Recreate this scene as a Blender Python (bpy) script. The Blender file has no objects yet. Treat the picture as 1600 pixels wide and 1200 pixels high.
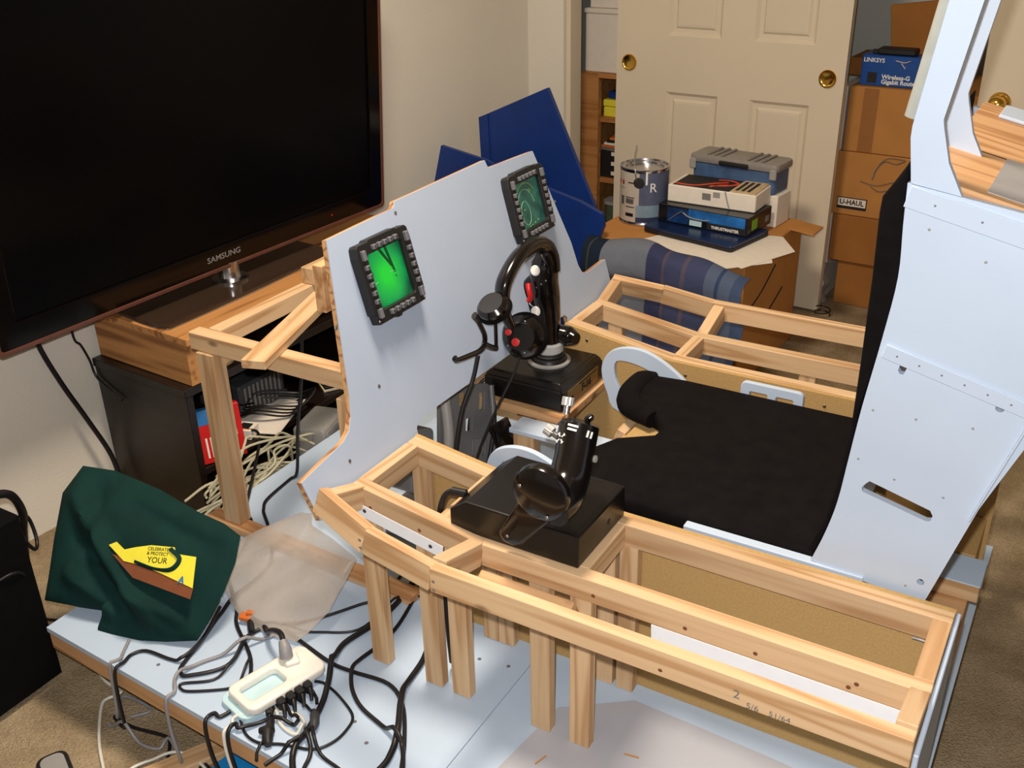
import bpy, bmesh, math, random
from mathutils import Vector, Matrix, noise

# ---------------------------------------------------------------- camera, light, exposure
SC = bpy.context.scene
COL = SC.collection
random.seed(7)

cam_d = bpy.data.cameras.new('camera')
cam = bpy.data.objects.new('camera', cam_d)
COL.objects.link(cam)
RIGHT = Vector((0.86150738, 0.50733229, -0.02046905))
DOWN = Vector((0.21165182, -0.39546869, -0.89376061))
FWD = Vector((-0.46152849, 0.76564904, -0.44807700))
cm = Matrix((RIGHT, -DOWN, -FWD)).transposed().to_4x4()
cm.translation = (0.0, 0.0, 1.55)
cam.matrix_world = cm
cam_d.sensor_width = 36.0
cam_d.lens = 36.0 * 1595.35 / 1600.0
cam_d.clip_start = 0.02
SC.camera = cam

SC.view_settings.view_transform = 'Standard'
SC.view_settings.look = 'None'
SC.view_settings.gamma = 1.0
SC.view_settings.use_curve_mapping = False
SC.view_settings.exposure = 0.0

FLASH_W = 102.0
LAMP_W = 44.0
WORLD_S = 0.27

world = bpy.data.worlds.new('world')
SC.world = world
world.use_nodes = True
world.node_tree.nodes['Background'].inputs['Color'].default_value = (1.0, 0.88, 0.76, 1)
world.node_tree.nodes['Background'].inputs['Strength'].default_value = WORLD_S

# the camera's own flash, a few centimetres above the lens
fl_d = bpy.data.lights.new('camera_flash', 'SPOT')
fl_d.energy = FLASH_W
fl_d.color = (1.0, 0.98, 0.97)
fl_d.spot_size = math.radians(104)
fl_d.spot_blend = 0.35
fl_d.shadow_soft_size = 0.012
fl = bpy.data.objects.new('camera_flash', fl_d)
COL.objects.link(fl)
fm = cm.copy()
fm.translation = Vector((0.0, 0.0, 1.55)) - DOWN * 0.055 - RIGHT * 0.02
fl.matrix_world = fm

# the room's warm ceiling lamp
lp_d = bpy.data.lights.new('ceiling_lamp_light', 'AREA')
lp_d.shape = 'DISK'
lp_d.size = 0.4
lp_d.energy = LAMP_W
lp_d.color = (1.0, 0.85, 0.68)
lp = bpy.data.objects.new('ceiling_lamp_light', lp_d)
COL.objects.link(lp)
lp.location = (-1.05, 1.45, 2.38)

# ---------------------------------------------------------------- helpers
I4 = Matrix.Identity(4)
FR = [I4.copy()]
PM = {}
YAW = -0.05889888
ROOM = Matrix.Rotation(YAW, 4, 'Z')


def T(x, y=0, z=0):
    return Matrix.Translation(Vector((x, y, z)) if not hasattr(x, '__len__') else Vector(x))


def RX(d): return Matrix.Rotation(math.radians(d), 4, 'X')
def RY(d): return Matrix.Rotation(math.radians(d), 4, 'Y')
def RZ(d): return Matrix.Rotation(math.radians(d), 4, 'Z')


class frame:
    def __init__(self, M): self.M = M
    def __enter__(self): FR.append(FR[-1] @ self.M)
    def __exit__(self, *a): FR.pop()


def rp(x, y, z):
    v = ROOM @ Vector((x, y, z))
    return (v.x, v.y, v.z)


def tag(o, label, cat, group=None):
    o['label'] = label
    o['category'] = cat
    if group:
        o['group'] = group
    return o


def thing(name, label, cat, loc=(0, 0, 0), group=None, rot=None):
    """An Empty at the thing's base (loc in the current frame) that parents its parts."""
    o = bpy.data.objects.new(name, None)
    o.empty_display_size = 0.05
    COL.objects.link(o)
    M = FR[-1] @ T(loc) @ (rot or I4)
    o.matrix_basis = M
    PM[o.name] = M
    return tag(o, label, cat, group)


def mesh_from(bm, name, smooth=None):
    me = bpy.data.meshes.new(name)
    bmesh.ops.recalc_face_normals(bm, faces=bm.faces)
    bm.to_mesh(me)
    bm.free()
    if smooth is not None:
        for p in me.polygons:
            p.use_smooth = True
        me.set_sharp_from_angle(angle=math.radians(smooth))
    return me


def put(name, me, mat, M=I4, parent=None, label=None, kind=None):
    o = bpy.data.objects.new(name, me)
    COL.objects.link(o)
    W = FR[-1] @ M
    if parent is not None:
        o.parent = parent
        o.matrix_basis = PM[parent.name].inverted() @ W
    else:
        o.matrix_basis = W
    PM[o.name] = W
    if mat is not None:
        me.materials.clear() if len(me.materials) else None
        me.materials.append(mat)
    if label:
        o['label'] = label
    if kind:
        o['kind'] = kind
    return o


def struct(name, me, mat, M=I4):
    return put(name, me, mat, M, kind='structure')


def m_box(sx, sy, sz, bev=0.0, seg=1):
    bm = bmesh.new()
    bmesh.ops.create_cube(bm, size=1.0)
    for v in bm.verts:
        v.co.x *= sx; v.co.y *= sy; v.co.z *= sz
    if bev > 0:
        bmesh.ops.bevel(bm, geom=bm.edges[:], offset=bev, segments=seg, affect='EDGES', profile=0.5)
    return mesh_from(bm, 'box', 40 if bev > 0 and seg > 1 else None)


def box(name, size, c, mat, parent=None, rot=None, bev=0.0015, seg=1, label=None, kind=None):
    M = T(c) @ rot if rot is not None else T(c)
    return put(name, m_box(*size, bev, seg), mat, M, parent, label, kind)


def boxr(name, x0, x1, y0, y1, z0, z1, mat, parent=None, bev=0.0015, seg=1, label=None, kind=None):
    return box(name, (abs(x1 - x0), abs(y1 - y0), abs(z1 - z0)), ((x0 + x1) / 2, (y0 + y1) / 2, (z0 + z1) / 2), mat, parent, None, bev, seg, label, kind)


def board(name, p0, p1, w, h, mat, parent=None, roll=0.0, bev=0.0012, label=None, drop=0.0):
    """A straight timber from p0 to p1 (centre line; drop lowers it), w wide, h high; grain runs along local X."""
    a, b = Vector(p0), Vector(p1)
    x = (b - a)
    ln = x.length
    x.normalize()
    up = Vector((0, 0, 1)) if abs(x.z) < 0.9 else Vector((0, 1, 0))
    y = up.cross(x).normalized()
    z = x.cross(y)
    R = Matrix((x, y, z)).transposed().to_4x4()
    M = T((a + b) / 2) @ R @ RX(roll) @ T(0, 0, -drop)
    return put(name, m_box(ln, w, h, bev), mat, M, parent, label)


def m_lathe(prof, n=24, smooth=35, cap=True):
    bm = bmesh.new()
    rings = []
    for r, z in prof:
        if r < 1e-6:
            rings.append([bm.verts.new((0, 0, z))])
        else:
            rings.append([bm.verts.new((r * math.cos(2 * math.pi * i / n), r * math.sin(2 * math.pi * i / n), z)) for i in range(n)])
    for a, b in zip(rings, rings[1:]):
        for i in range(n):
            j = (i + 1) % n
            if len(a) == 1 and len(b) == 1:
                continue
            if len(a) == 1:
                bm.faces.new((a[0], b[i], b[j]))
            elif len(b) == 1:
                bm.faces.new((a[i], a[j], b[0]))
            else:
                bm.faces.new((a[i], a[j], b[j], b[i]))
    if cap:
        for r in (rings[0], rings[-1]):
            if len(r) > 2:
                bm.faces.new(r)
    return mesh_from(bm, 'lathe', smooth)


def lathe(name, prof, M, mat, parent=None, n=24, label=None, smooth=35):
    return put(name, m_lathe(prof, n, smooth), mat, M, parent, label)


def catmull(pts, sub=6, closed=False):
    P = [Vector(p) for p in pts]
    if len(P) < 3 or sub <= 1:
        return P
    out = []
    n = len(P)
    rng = range(n) if closed else range(n - 1)
    for i in rng:
        p1, p2 = P[i], P[(i + 1) % n]
        p0 = P[i - 1] if (i > 0 or closed) else p1 * 2 - p2
        p3 = P[(i + 2) % n] if (i + 2 < n or closed) else p2 * 2 - p1
        for k in range(sub):
            t = k / sub
            out.append(0.5 * ((2 * p1) + (p2 - p0) * t + (2 * p0 - 5 * p1 + 4 * p2 - p3) * t * t + (3 * p1 - p0 - 3 * p2 + p3) * t ** 3))
    if not closed:
        out.append(P[-1].copy())
    return out


def m_tube(pts, r, n=8, sub=6, closed=False, radii=None, flat=1.0):
    P = catmull(pts, sub, closed)
    N = len(P)
    bm = bmesh.new()
    rings = []
    t0 = (P[1] - P[0]).normalized()
    nv = t0.orthogonal().normalized() if abs(t0.z) > 0.9 else Vector((0, 0, 1)).cross(t0).normalized()
    for i in range(N):
        a = P[i - 1] if i > 0 or closed else P[i]
        b = P[(i + 1) % N] if i < N - 1 or closed else P[i]
        t = (b - a)
        t = t.normalized() if t.length > 1e-9 else t0
        nv = (nv - t * nv.dot(t))
        nv = nv.normalized() if nv.length > 1e-6 else t.orthogonal().normalized()
        bv = t.cross(nv)
        rr = r
        if radii:
            f = i / (N - 1) * (len(radii) - 1)
            k = min(int(f), len(radii) - 2)
            rr = radii[k] * (1 - f + k) + radii[k + 1] * (f - k)
        rings.append([bm.verts.new(P[i] + (nv * math.cos(2 * math.pi * j / n) + bv * flat * math.sin(2 * math.pi * j / n)) * rr) for j in range(n)])
    seq = list(zip(rings, rings[1:])) + ([(rings[-1], rings[0])] if closed else [])
    for a, b in seq:
        for j in range(n):
            k = (j + 1) % n
            bm.faces.new((a[j], a[k], b[k], b[j]))
    if not closed:
        bm.faces.new(rings[0]); bm.faces.new(rings[-1])
    return mesh_from(bm, 'tube', 50)


def tube(name, pts, r, mat, parent=None, n=8, sub=6, closed=False, radii=None, label=None, flat=1.0, M=I4):
    return put(name, m_tube(pts, r, n, sub, closed, radii, flat), mat, M, parent, label)


def m_prism(outer, t, holes=(), bev=0.0, smooth=None):
    """Flat plate in the local XY plane, z from 0 to t, with holes."""
    bm = bmesh.new()
    edges = []
    for loop in [outer] + list(holes):
        vs = [bm.verts.new((p[0], p[1], 0)) for p in loop]
        edges += [bm.edges.new((vs[i], vs[(i + 1) % len(vs)])) for i in range(len(vs))]
    bmesh.ops.triangle_fill(bm, use_beauty=True, use_dissolve=False, edges=edges)
    if holes:
        def inside(p, poly):
            c = False
            for i in range(len(poly)):
                a, b = poly[i], poly[i - 1]
                if (a[1] > p[1]) != (b[1] > p[1]) and p[0] < (b[0] - a[0]) * (p[1] - a[1]) / (b[1] - a[1]) + a[0]:
                    c = not c
            return c
        kill = [f for f in bm.faces if any(inside(f.calc_center_median(), h) for h in holes) or not inside(f.calc_center_median(), outer)]
        bmesh.ops.delete(bm, geom=kill, context='FACES')
    g = bmesh.ops.extrude_face_region(bm, geom=bm.faces[:])
    bmesh.ops.translate(bm, vec=(0, 0, t), verts=[e for e in g['geom'] if isinstance(e, bmesh.types.BMVert)])
    if bev > 0:
        bmesh.ops.recalc_face_normals(bm, faces=bm.faces)
        ed = [e for e in bm.edges if len(e.link_faces) == 2 and e.calc_face_angle(0) > 0.9]
        bmesh.ops.bevel(bm, geom=ed, offset=bev, segments=2, affect='EDGES', profile=0.5)
    return mesh_from(bm, 'prism', smooth)


def prism(name, outer, t, M, mat, parent=None, holes=(), bev=0.0, label=None, kind=None, smooth=None):
    return put(name, m_prism(outer, t, holes, bev, smooth), mat, M, parent, label, kind)


def XZ(y):
    """Maps a local XY outline (x, z) with thickness towards +Y at plane y."""
    return Matrix(((1, 0, 0, 0), (0, 0, 1, y), (0, 1, 0, 0), (0, 0, 0, 1)))


def YZ(x):
    """Maps a local XY outline (y, z) with thickness towards +X at plane x."""
    return Matrix(((0, 0, 1, x), (1, 0, 0, 0), (0, 1, 0, 0), (0, 0, 0, 1)))


def rrect(x0, x1, y0, y1, r, n=4):
    o = []
    for cx, cy, a in ((x1 - r, y1 - r, 0), (x0 + r, y1 - r, 90), (x0 + r, y0 + r, 180), (x1 - r, y0 + r, 270)):
        for i in range(n + 1):
            t = math.radians(a + 90 * i / n)
            o.append((cx + r * math.cos(t), cy + r * math.sin(t)))
    return o


def circ(cx, cy, r, n=16):
    return [(cx + r * math.cos(2 * math.pi * i / n), cy + r * math.sin(2 * math.pi * i / n)) for i in range(n)]


def text(name, s, size, M, mat, parent=None, depth=0.0004, align='CENTER', bold=0.0, sx=1.0):
    cu = bpy.data.curves.new('lettering', 'FONT')
    cu.body = s
    cu.size = size
    cu.extrude = depth
    cu.offset = bold
    cu.align_x = align
    cu.align_y = 'CENTER'
    cu.resolution_u = 3
    tmp = bpy.data.objects.new('tmp_lettering', cu)
    COL.objects.link(tmp)
    bpy.context.view_layer.update()
    me = bpy.data.meshes.new_from_object(tmp)
    bpy.data.objects.remove(tmp)
    bpy.data.curves.remove(cu)
    if sx != 1.0:
        for v in me.vertices:
            v.co.x *= sx
    return put(name, me, mat, M, parent)


def m_pillow(outline, N, h_front, h_back, rings=14, fold=None, power=0.5, sub=3, sharp=False):
    """Closed soft shape: outline (3D, star-shaped about its centre) filled and blown up along N."""
    O = catmull(outline, sub, True)
    if sharp:
        V = [Vector(p) for p in outline]
        O = [V[i].lerp(V[(i + 1) % len(V)], k / sub) for i in range(len(V)) for k in range(sub)]
    n = len(O)
    N = Vector(N).normalized()
    c = sum(O, Vector()) / n
    bm = bmesh.new()

    def surf(sgn, h):
        rr = []
        for k in range(rings):
            t = 1.0 - k / rings
            ring = []
            for i, o in enumerate(O):
                p = c + (o - c) * t
                d = h * (1 - t * t) ** power if t < 1 else 0.0
                if fold and t < 1:
                    d += fold(p, t, i / n) * (1 - t ** 4)
                ring.append(bm.verts.new(p + N * sgn * d))
            rr.append(ring)
        d = h + (fold(c, 0, 0) if fold else 0)
        return rr, bm.verts.new(c + N * sgn * d)
    f, fc = surf(1, h_front)
    b, bc = surf(-1, h_back)
    b[0] = None
    for rr, cc, first in ((f, fc, f[0]), (b, bc, f[0])):
        R = [first] + rr[1:]
        for a, d in zip(R, R[1:]):
            for i in range(n):
                j = (i + 1) % n
                bm.faces.new((a[i], a[j], d[j], d[i]))
        for i in range(n):
            bm.faces.new((R[-1][i], R[-1][(i + 1) % n], cc))
    loose = [v for v in bm.verts if not v.link_faces]
    bmesh.ops.delete(bm, geom=loose, context='VERTS')
    return mesh_from(bm, 'soft', 60)


# ---------------------------------------------------------------- materials
MATS = {}


def S(r, g, b):
    f = lambda c: (c / 255.0) / 12.92 if c / 255.0 <= 0.04045 else ((c / 255.0 + 0.055) / 1.055) ** 2.4
    return (f(r), f(g), f(b), 1.0)


def new_mat(name):
    m = bpy.data.materials.new(name)
    m.use_nodes = True
    MATS[name] = m
    return m, m.node_tree, m.node_tree.nodes['Principled BSDF']


def plain(name, col, rough=0.5, metal=0.0, var=0.08, scale=40.0, bump=0.0, spec=0.5, coat=0.0, bscale=None, alpha=1.0, trans=0.0, detail=3.0):
    m, nt, b = new_mat(name)
    b.inputs['Roughness'].default_value = rough
    b.inputs['Metallic'].default_value = metal
    b.inputs['Specular IOR Level'].default_value = spec
    b.inputs['Coat Weight'].default_value = coat
    b.inputs['Alpha'].default_value = alpha
    b.inputs['Transmission Weight'].default_value = trans
    tc = nt.nodes.new('ShaderNodeTexCoord')
    nz = nt.nodes.new('ShaderNodeTexNoise')
    nz.inputs['Scale'].default_value = scale
    nz.inputs['Detail'].default_value = detail
    nt.links.new(tc.outputs['Object'], nz.inputs['Vector'])
    rmp = nt.nodes.new('ShaderNodeValToRGB')
    rmp.color_ramp.elements[0].position = 0.3
    rmp.color_ramp.elements[1].position = 0.7
    rmp.color_ramp.elements[0].color = tuple(c * (1 - var) for c in col[:3]) + (1,)
    rmp.color_ramp.elements[1].color = tuple(min(1, c * (1 + var)) for c in col[:3]) + (1,)
    nt.links.new(nz.outputs['Fac'], rmp.inputs['Fac'])
    nt.links.new(rmp.outputs['Color'], b.inputs['Base Color'])
    if bump > 0:
        n2 = nt.nodes.new('ShaderNodeTexNoise')
        n2.inputs['Scale'].default_value = bscale or scale
        n2.inputs['Detail'].default_value = 2.0
        nt.links.new(tc.outputs['Object'], n2.inputs['Vector'])
        bp = nt.nodes.new('ShaderNodeBump')
        bp.inputs['Strength'].default_value = bump
        bp.inputs['Distance'].default_value = 0.003
        nt.links.new(n2.outputs['Fac'], bp.inputs['Height'])
        nt.links.new(bp.outputs['Normal'], b.inputs['Normal'])
    return m


def wood(name, c0, c1, ring=22.0, rough=0.55, knots=True, spec=0.3, contrast=1.0):
    """Sawn softwood: growth rings stretched along local X, offset per object."""
    m, nt, b = new_mat(name)
    b.inputs['Roughness'].default_value = rough
    b.inputs['Specular IOR Level'].default_value = spec
    N = nt.nodes.new
    tc = N('ShaderNodeTexCoord'); oi = N('ShaderNodeObjectInfo')
    vm = N('ShaderNodeVectorMath'); vm.operation = 'SCALE'; vm.inputs['Scale'].default_value = 9.0
    cb = N('ShaderNodeCombineXYZ')
    for i in range(3):
        nt.links.new(oi.outputs['Random'], cb.inputs[i])
    nt.links.new(cb.outputs[0], vm.inputs[0])
    ad = N('ShaderNodeVectorMath'); ad.operation = 'ADD'
    nt.links.new(tc.outputs['Object'], ad.inputs[0]); nt.links.new(vm.outputs[0], ad.inputs[1])
    mp = N('ShaderNodeMapping'); mp.inputs['Scale'].default_value = (0.9, 15.0, 15.0)
    nt.links.new(ad.outputs[0], mp.inputs['Vector'])
    warp = N('ShaderNodeTexNoise'); warp.inputs['Scale'].default_value = 1.0; warp.inputs['Detail'].default_value = 2.0
    nt.links.new(mp.outputs[0], warp.inputs['Vector'])
    mul = N('ShaderNodeMath'); mul.operation = 'MULTIPLY'; mul.inputs[1].default_value = ring
    nt.links.new(warp.outputs['Fac'], mul.inputs[0])
    sn = N('ShaderNodeMath'); sn.operation = 'SINE'
    nt.links.new(mul.outputs[0], sn.inputs[0])
    mr = N('ShaderNodeMapRange'); mr.inputs['From Min'].default_value = -1.0
    nt.links.new(sn.outputs[0], mr.inputs['Value'])
    pw = N('ShaderNodeMath'); pw.operation = 'POWER'; pw.inputs[1].default_value = 2.6
    nt.links.new(mr.outputs[0], pw.inputs[0])
    fine = N('ShaderNodeTexNoise'); fine.inputs['Scale'].default_value = 1.0; fine.inputs['Detail'].default_value = 4.0
    mp2 = N('ShaderNodeMapping'); mp2.inputs['Scale'].default_value = (6.0, 160.0, 160.0)
    nt.links.new(ad.outputs[0], mp2.inputs['Vector']); nt.links.new(mp2.outputs[0], fine.inputs['Vector'])
    mx = N('ShaderNodeMath'); mx.operation = 'MULTIPLY_ADD'; mx.inputs[1].default_value = 0.62 * contrast
    nt.links.new(pw.outputs[0], mx.inputs[0])
    fm2 = N('ShaderNodeMath'); fm2.operation = 'MULTIPLY'; fm2.inputs[1].default_value = 0.5
    nt.links.new(fine.outputs['Fac'], fm2.inputs[0]); nt.links.new(fm2.outputs[0], mx.inputs[2])
    rmp = N('ShaderNodeValToRGB')
    rmp.color_ramp.elements[0].color = c0
    rmp.color_ramp.elements[1].color = c1
    rmp.color_ramp.elements[0].position = 0.15
    rmp.color_ramp.elements[1].position = 0.95
    nt.links.new(mx.outputs[0], rmp.inputs['Fac'])
    out = rmp.outputs['Color']
    if knots:
        vo = N('ShaderNodeTexVoronoi'); vo.inputs['Scale'].default_value = 1.0
        mp3 = N('ShaderNodeMapping'); mp3.inputs['Scale'].default_value = (5.0, 11.0, 11.0)
        nt.links.new(ad.outputs[0], mp3.inputs['Vector']); nt.links.new(mp3.outputs[0], vo.inputs['Vector'])
        kr = N('ShaderNodeMapRange'); kr.inputs['From Min'].default_value = 0.045; kr.inputs['From Max'].default_value = 0.10
        kr.inputs['To Min'].default_value = 0.75; kr.inputs['To Max'].default_value = 0.0
        nt.links.new(vo.outputs['Distance'], kr.inputs['Value'])
        mk = N('ShaderNodeMix'); mk.data_type = 'RGBA'
        mk.inputs[7].default_value = tuple(c * 0.35 for c in c1[:3]) + (1,)
        nt.links.new(kr.outputs[0], mk.inputs[0]); nt.links.new(out, mk.inputs[6])
        out = mk.outputs[2]
    # each board has its own tone
    hsv = N('ShaderNodeHueSaturation')
    vr = N('ShaderNodeMapRange'); vr.inputs['To Min'].default_value = 0.9; vr.inputs['To Max'].default_value = 1.1
    nt.links.new(oi.outputs['Random'], vr.inputs['Value']); nt.links.new(vr.outputs[0], hsv.inputs['Value'])
    nt.links.new(out, hsv.inputs['Color'])
    nt.links.new(hsv.outputs[0], b.inputs['Base Color'])
    bp = N('ShaderNodeBump'); bp.inputs['Strength'].default_value = 0.15; bp.inputs['Distance'].default_value = 0.001
    nt.links.new(mx.outputs[0], bp.inputs['Height']); nt.links.new(bp.outputs['Normal'], b.inputs['Normal'])
    return m


PINE = wood('pine', S(213, 180, 140), S(178, 136, 93), ring=34)
PINE_RED = wood('pine_reddish', S(212, 168, 122), S(170, 120, 76), ring=30)
PLY_EDGE = wood('plywood_edge', S(214, 168, 118), S(150, 98, 60), ring=60, knots=False)
OLDWOOD = wood('old_stained_wood', S(196, 140, 84), S(120, 72, 34), knots=False)
PALEPAINT = plain('pale_blue_paint', S(188, 202, 220), 0.5, var=0.03, scale=6, bump=0.04, bscale=300, spec=0.35)
PANELPAINT = plain('panel_blue_grey_paint', S(174, 187, 207), 0.5, var=0.03, scale=6, bump=0.04, bscale=300, spec=0.3)
DECKPAINT = plain('deck_blue_paint', S(184, 202, 222), 0.5, var=0.05, scale=4, bump=0.05, bscale=250, spec=0.3)
MDF = plain('fibreboard', S(182, 148, 96), 0.75, var=0.10, scale=260, spec=0.15, detail=6)
BLACKCLOTH = plain('black_cloth', S(17, 14, 14), 0.95, var=0.25, scale=30, bump=0.25, bscale=900, spec=0.1)
BLACKPLASTIC = plain('glossy_black_plastic', S(16, 12, 11), 0.18, var=0.1, spec=0.5, coat=0.2)
BLACKMATTE = plain('matte_black_plastic', S(30, 28, 28), 0.5, var=0.1, spec=0.4)
BLACKPAINT = plain('black_painted_metal', S(16, 13, 12), 0.3, var=0.2, scale=10, spec=0.5)
RUBBER = plain('black_cable_rubber', S(24, 22, 24), 0.4, var=0.1, spec=0.45)
GREYCABLE = plain('grey_cable_rubber', S(140, 138, 140), 0.45, var=0.05)
WHITECABLE = plain('white_cable_rubber', S(222, 220, 208), 0.4, var=0.04)
CREAMCABLE = plain('cream_network_cable', S(206, 200, 168), 0.45, var=0.05)
WHITEPLASTIC = plain('white_plastic', S(236, 232, 222), 0.35, var=0.02)
PALEPLASTIC = plain('pale_aqua_plastic', S(190, 218, 224), 0.25, var=0.04)
GREYPLASTIC = plain('grey_plastic', S(150, 148, 144), 0.5, var=0.04)
PEDALGREY = plain('smoky_grey_plastic', S(104, 104, 106), 0.35, var=0.12, scale=14)
KEYGREY = plain('key_grey', S(104, 104, 108), 0.5, var=0.05)
KEYDARK = plain('key_mark', S(60, 60, 64), 0.5)
STEEL = plain('steel', S(200, 200, 205), 0.22, 1.0, var=0.05)
ALU = plain('brushed_aluminium', S(214, 210, 204), 0.35, 0.7, var=0.04)
BRASS = plain('polished_brass', S(226, 180, 84), 0.16, 1.0, var=0.04)
REDPLASTIC = plain('red_plastic', S(196, 26, 24), 0.35, var=0.05)
WHITEPRINT = plain('white_print', S(235, 235, 230), 0.6, var=0.02)
BLACKPRINT = plain('black_print', S(28, 24, 24), 0.7, var=0.05)
GREYPRINT = plain('grey_print', S(120, 116, 112), 0.7, var=0.1)
PAPER = plain('white_paper', S(232, 222, 208), 0.8, var=0.03)
CARDBOARD = plain('corrugated_cardboard', S(186, 130, 72), 0.85, var=0.06, scale=12, spec=0.1)
CARDDARK = plain('aged_cardboard', S(160, 106, 54), 0.85, var=0.08, scale=9, spec=0.1)
TAPE = plain('brown_packing_tape', S(156, 104, 58), 0.25, var=0.04, spec=0.5)
SHINYTAPE = plain('silver_tape', S(176, 176, 178), 0.4, 0.3, var=0.08, scale=18)
NAVY = plain('navy_blue_board', S(16, 48, 116), 0.42, var=0.12, scale=7, spec=0.4)
BLUEPANEL = plain('bright_blue_plastic', S(30, 130, 196), 0.4, var=0.05)
WALLPAINT = plain('warm_white_wall_paint', S(224, 217, 203), 0.75, var=0.025, scale=3, bump=0.25, bscale=160, spec=0.2)
CLOSETPAINT = plain('closet_wall_paint', S(196, 196, 188), 0.8, var=0.03, scale=3, spec=0.2)
DOORPAINT = plain('cream_door_paint', S(222, 208, 184), 0.42, var=0.02, scale=3, spec=0.4)
CEILPAINT = plain('ceiling_white_paint', S(236, 230, 220), 0.9, var=0.02, bump=0.2, bscale=80)
DARKWOOD = wood('black_brown_veneer', S(34, 24, 20), S(20, 13, 11), ring=40, knots=False, rough=0.35, spec=0.45)
BEECH = wood('tan_bookcase_veneer', S(188, 132, 76), S(160, 104, 56), ring=30, knots=False)
STRIPWHITE = plain('white_plastic_strip', S(244, 246, 250), 0.4, var=0.02)
YELLOW = plain('yellow_print', S(232, 222, 60), 0.6, var=0.04)
BROWNPRINT = plain('brown_print', S(120, 66, 36), 0.7, var=0.08)
BLUEPRINT = plain('blue_print', S(40, 110, 170), 0.7, var=0.05)
ORANGE = plain('orange_plastic', S(204, 106, 40), 0.5, var=0.05)
GREENCLOTH = plain('dark_green_nonwoven', S(14, 46, 43), 0.85, var=0.18, scale=14, bump=0.2, bscale=700, spec=0.15)


def carpet_mat():
    m, nt, b = new_mat('beige_carpet')
    b.inputs['Roughness'].default_value = 1.0
    b.inputs['Specular IOR Level'].default_value = 0.05
    N = nt.nodes.new
    tc = N('ShaderNodeTexCoord')
    n1 = N('ShaderNodeTexNoise'); n1.inputs['Scale'].default_value = 260; n1.inputs['Detail'].default_value = 4
    n2 = N('ShaderNodeTexNoise'); n2.inputs['Scale'].default_value = 9; n2.inputs['Detail'].default_value = 4
    nt.links.new(tc.outputs['Object'], n1.inputs['Vector']); nt.links.new(tc.outputs['Object'], n2.inputs['Vector'])
    mx = N('ShaderNodeMath'); mx.operation = 'MULTIPLY_ADD'; mx.inputs[1].default_value = 0.45
    h = N('ShaderNodeMath'); h.operation = 'MULTIPLY'; h.inputs[1].default_value = 0.6
    nt.links.new(n2.outputs['Fac'], h.inputs[0]); nt.links.new(n1.outputs['Fac'], mx.inputs[0]); nt.links.new(h.outputs[0], mx.inputs[2])
    r = N('ShaderNodeValToRGB')
    r.color_ramp.elements[0].position = 0.3; r.color_ramp.elements[1].position = 0.72
    r.color_ramp.elements[0].color = S(126, 106, 78); r.color_ramp.elements[1].color = S(192, 172, 140)
    nt.links.new(mx.outputs[0], r.inputs['Fac']); nt.links.new(r.outputs['Color'], b.inputs['Base Color'])
    bp = N('ShaderNodeBump'); bp.inputs['Strength'].default_value = 0.9; bp.inputs['Distance'].default_value = 0.008
    nt.links.new(n1.outputs['Fac'], bp.inputs['Height']); nt.links.new(bp.outputs['Normal'], b.inputs['Normal'])
    return m


CARPET = carpet_mat()


def clear_plastic():
    m, nt, b = new_mat('thin_clear_plastic')
    b.inputs['Base Color'].default_value = S(196, 187, 178)
    b.inputs['Roughness'].default_value = 0.22
    tr = nt.nodes.new('ShaderNodeBsdfTransparent')
    mx = nt.nodes.new('ShaderNodeMixShader')
    tc = nt.nodes.new('ShaderNodeTexCoord'); nz = nt.nodes.new('ShaderNodeTexNoise')
    nz.inputs['Scale'].default_value = 9; nz.inputs['Detail'].default_value = 4
    mr = nt.nodes.new('ShaderNodeMapRange'); mr.inputs['From Min'].default_value = 0.3; mr.inputs['From Max'].default_value = 0.7
    mr.inputs['To Min'].default_value = 0.34; mr.inputs['To Max'].default_value = 0.60
    nt.links.new(tc.outputs['Object'], nz.inputs['Vector']); nt.links.new(nz.outputs['Fac'], mr.inputs['Value'])
    nt.links.new(mr.outputs[0], mx.inputs['Fac']); nt.links.new(tr.outputs[0], mx.inputs[1]); nt.links.new(b.outputs[0], mx.inputs[2])
    nt.links.new(mx.outputs[0], nt.nodes['Material Output'].inputs['Surface'])
    return m


CLEARPLASTIC = clear_plastic()


def tv_glass():
    m, nt, b = new_mat('dark_tv_glass')
    b.inputs['Base Color'].default_value = (0.0012, 0.0013, 0.0016, 1)
    b.inputs['Roughness'].default_value = 0.25
    b.inputs['Specular IOR Level'].default_value = 0.12
    return m


TVGLASS = tv_glass()
TVFRAME = plain('gloss_black_bezel', S(8, 6, 6), 0.12, var=0.1, spec=0.25)
TVTRIM = plain('smoked_red_acrylic', S(92, 58, 48), 0.2, var=0.08, spec=0.4)
STANDGLASS = plain('smoked_stand_glass', S(58, 44, 34), 0.12, var=0.1, scale=5, spec=0.5)
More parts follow.
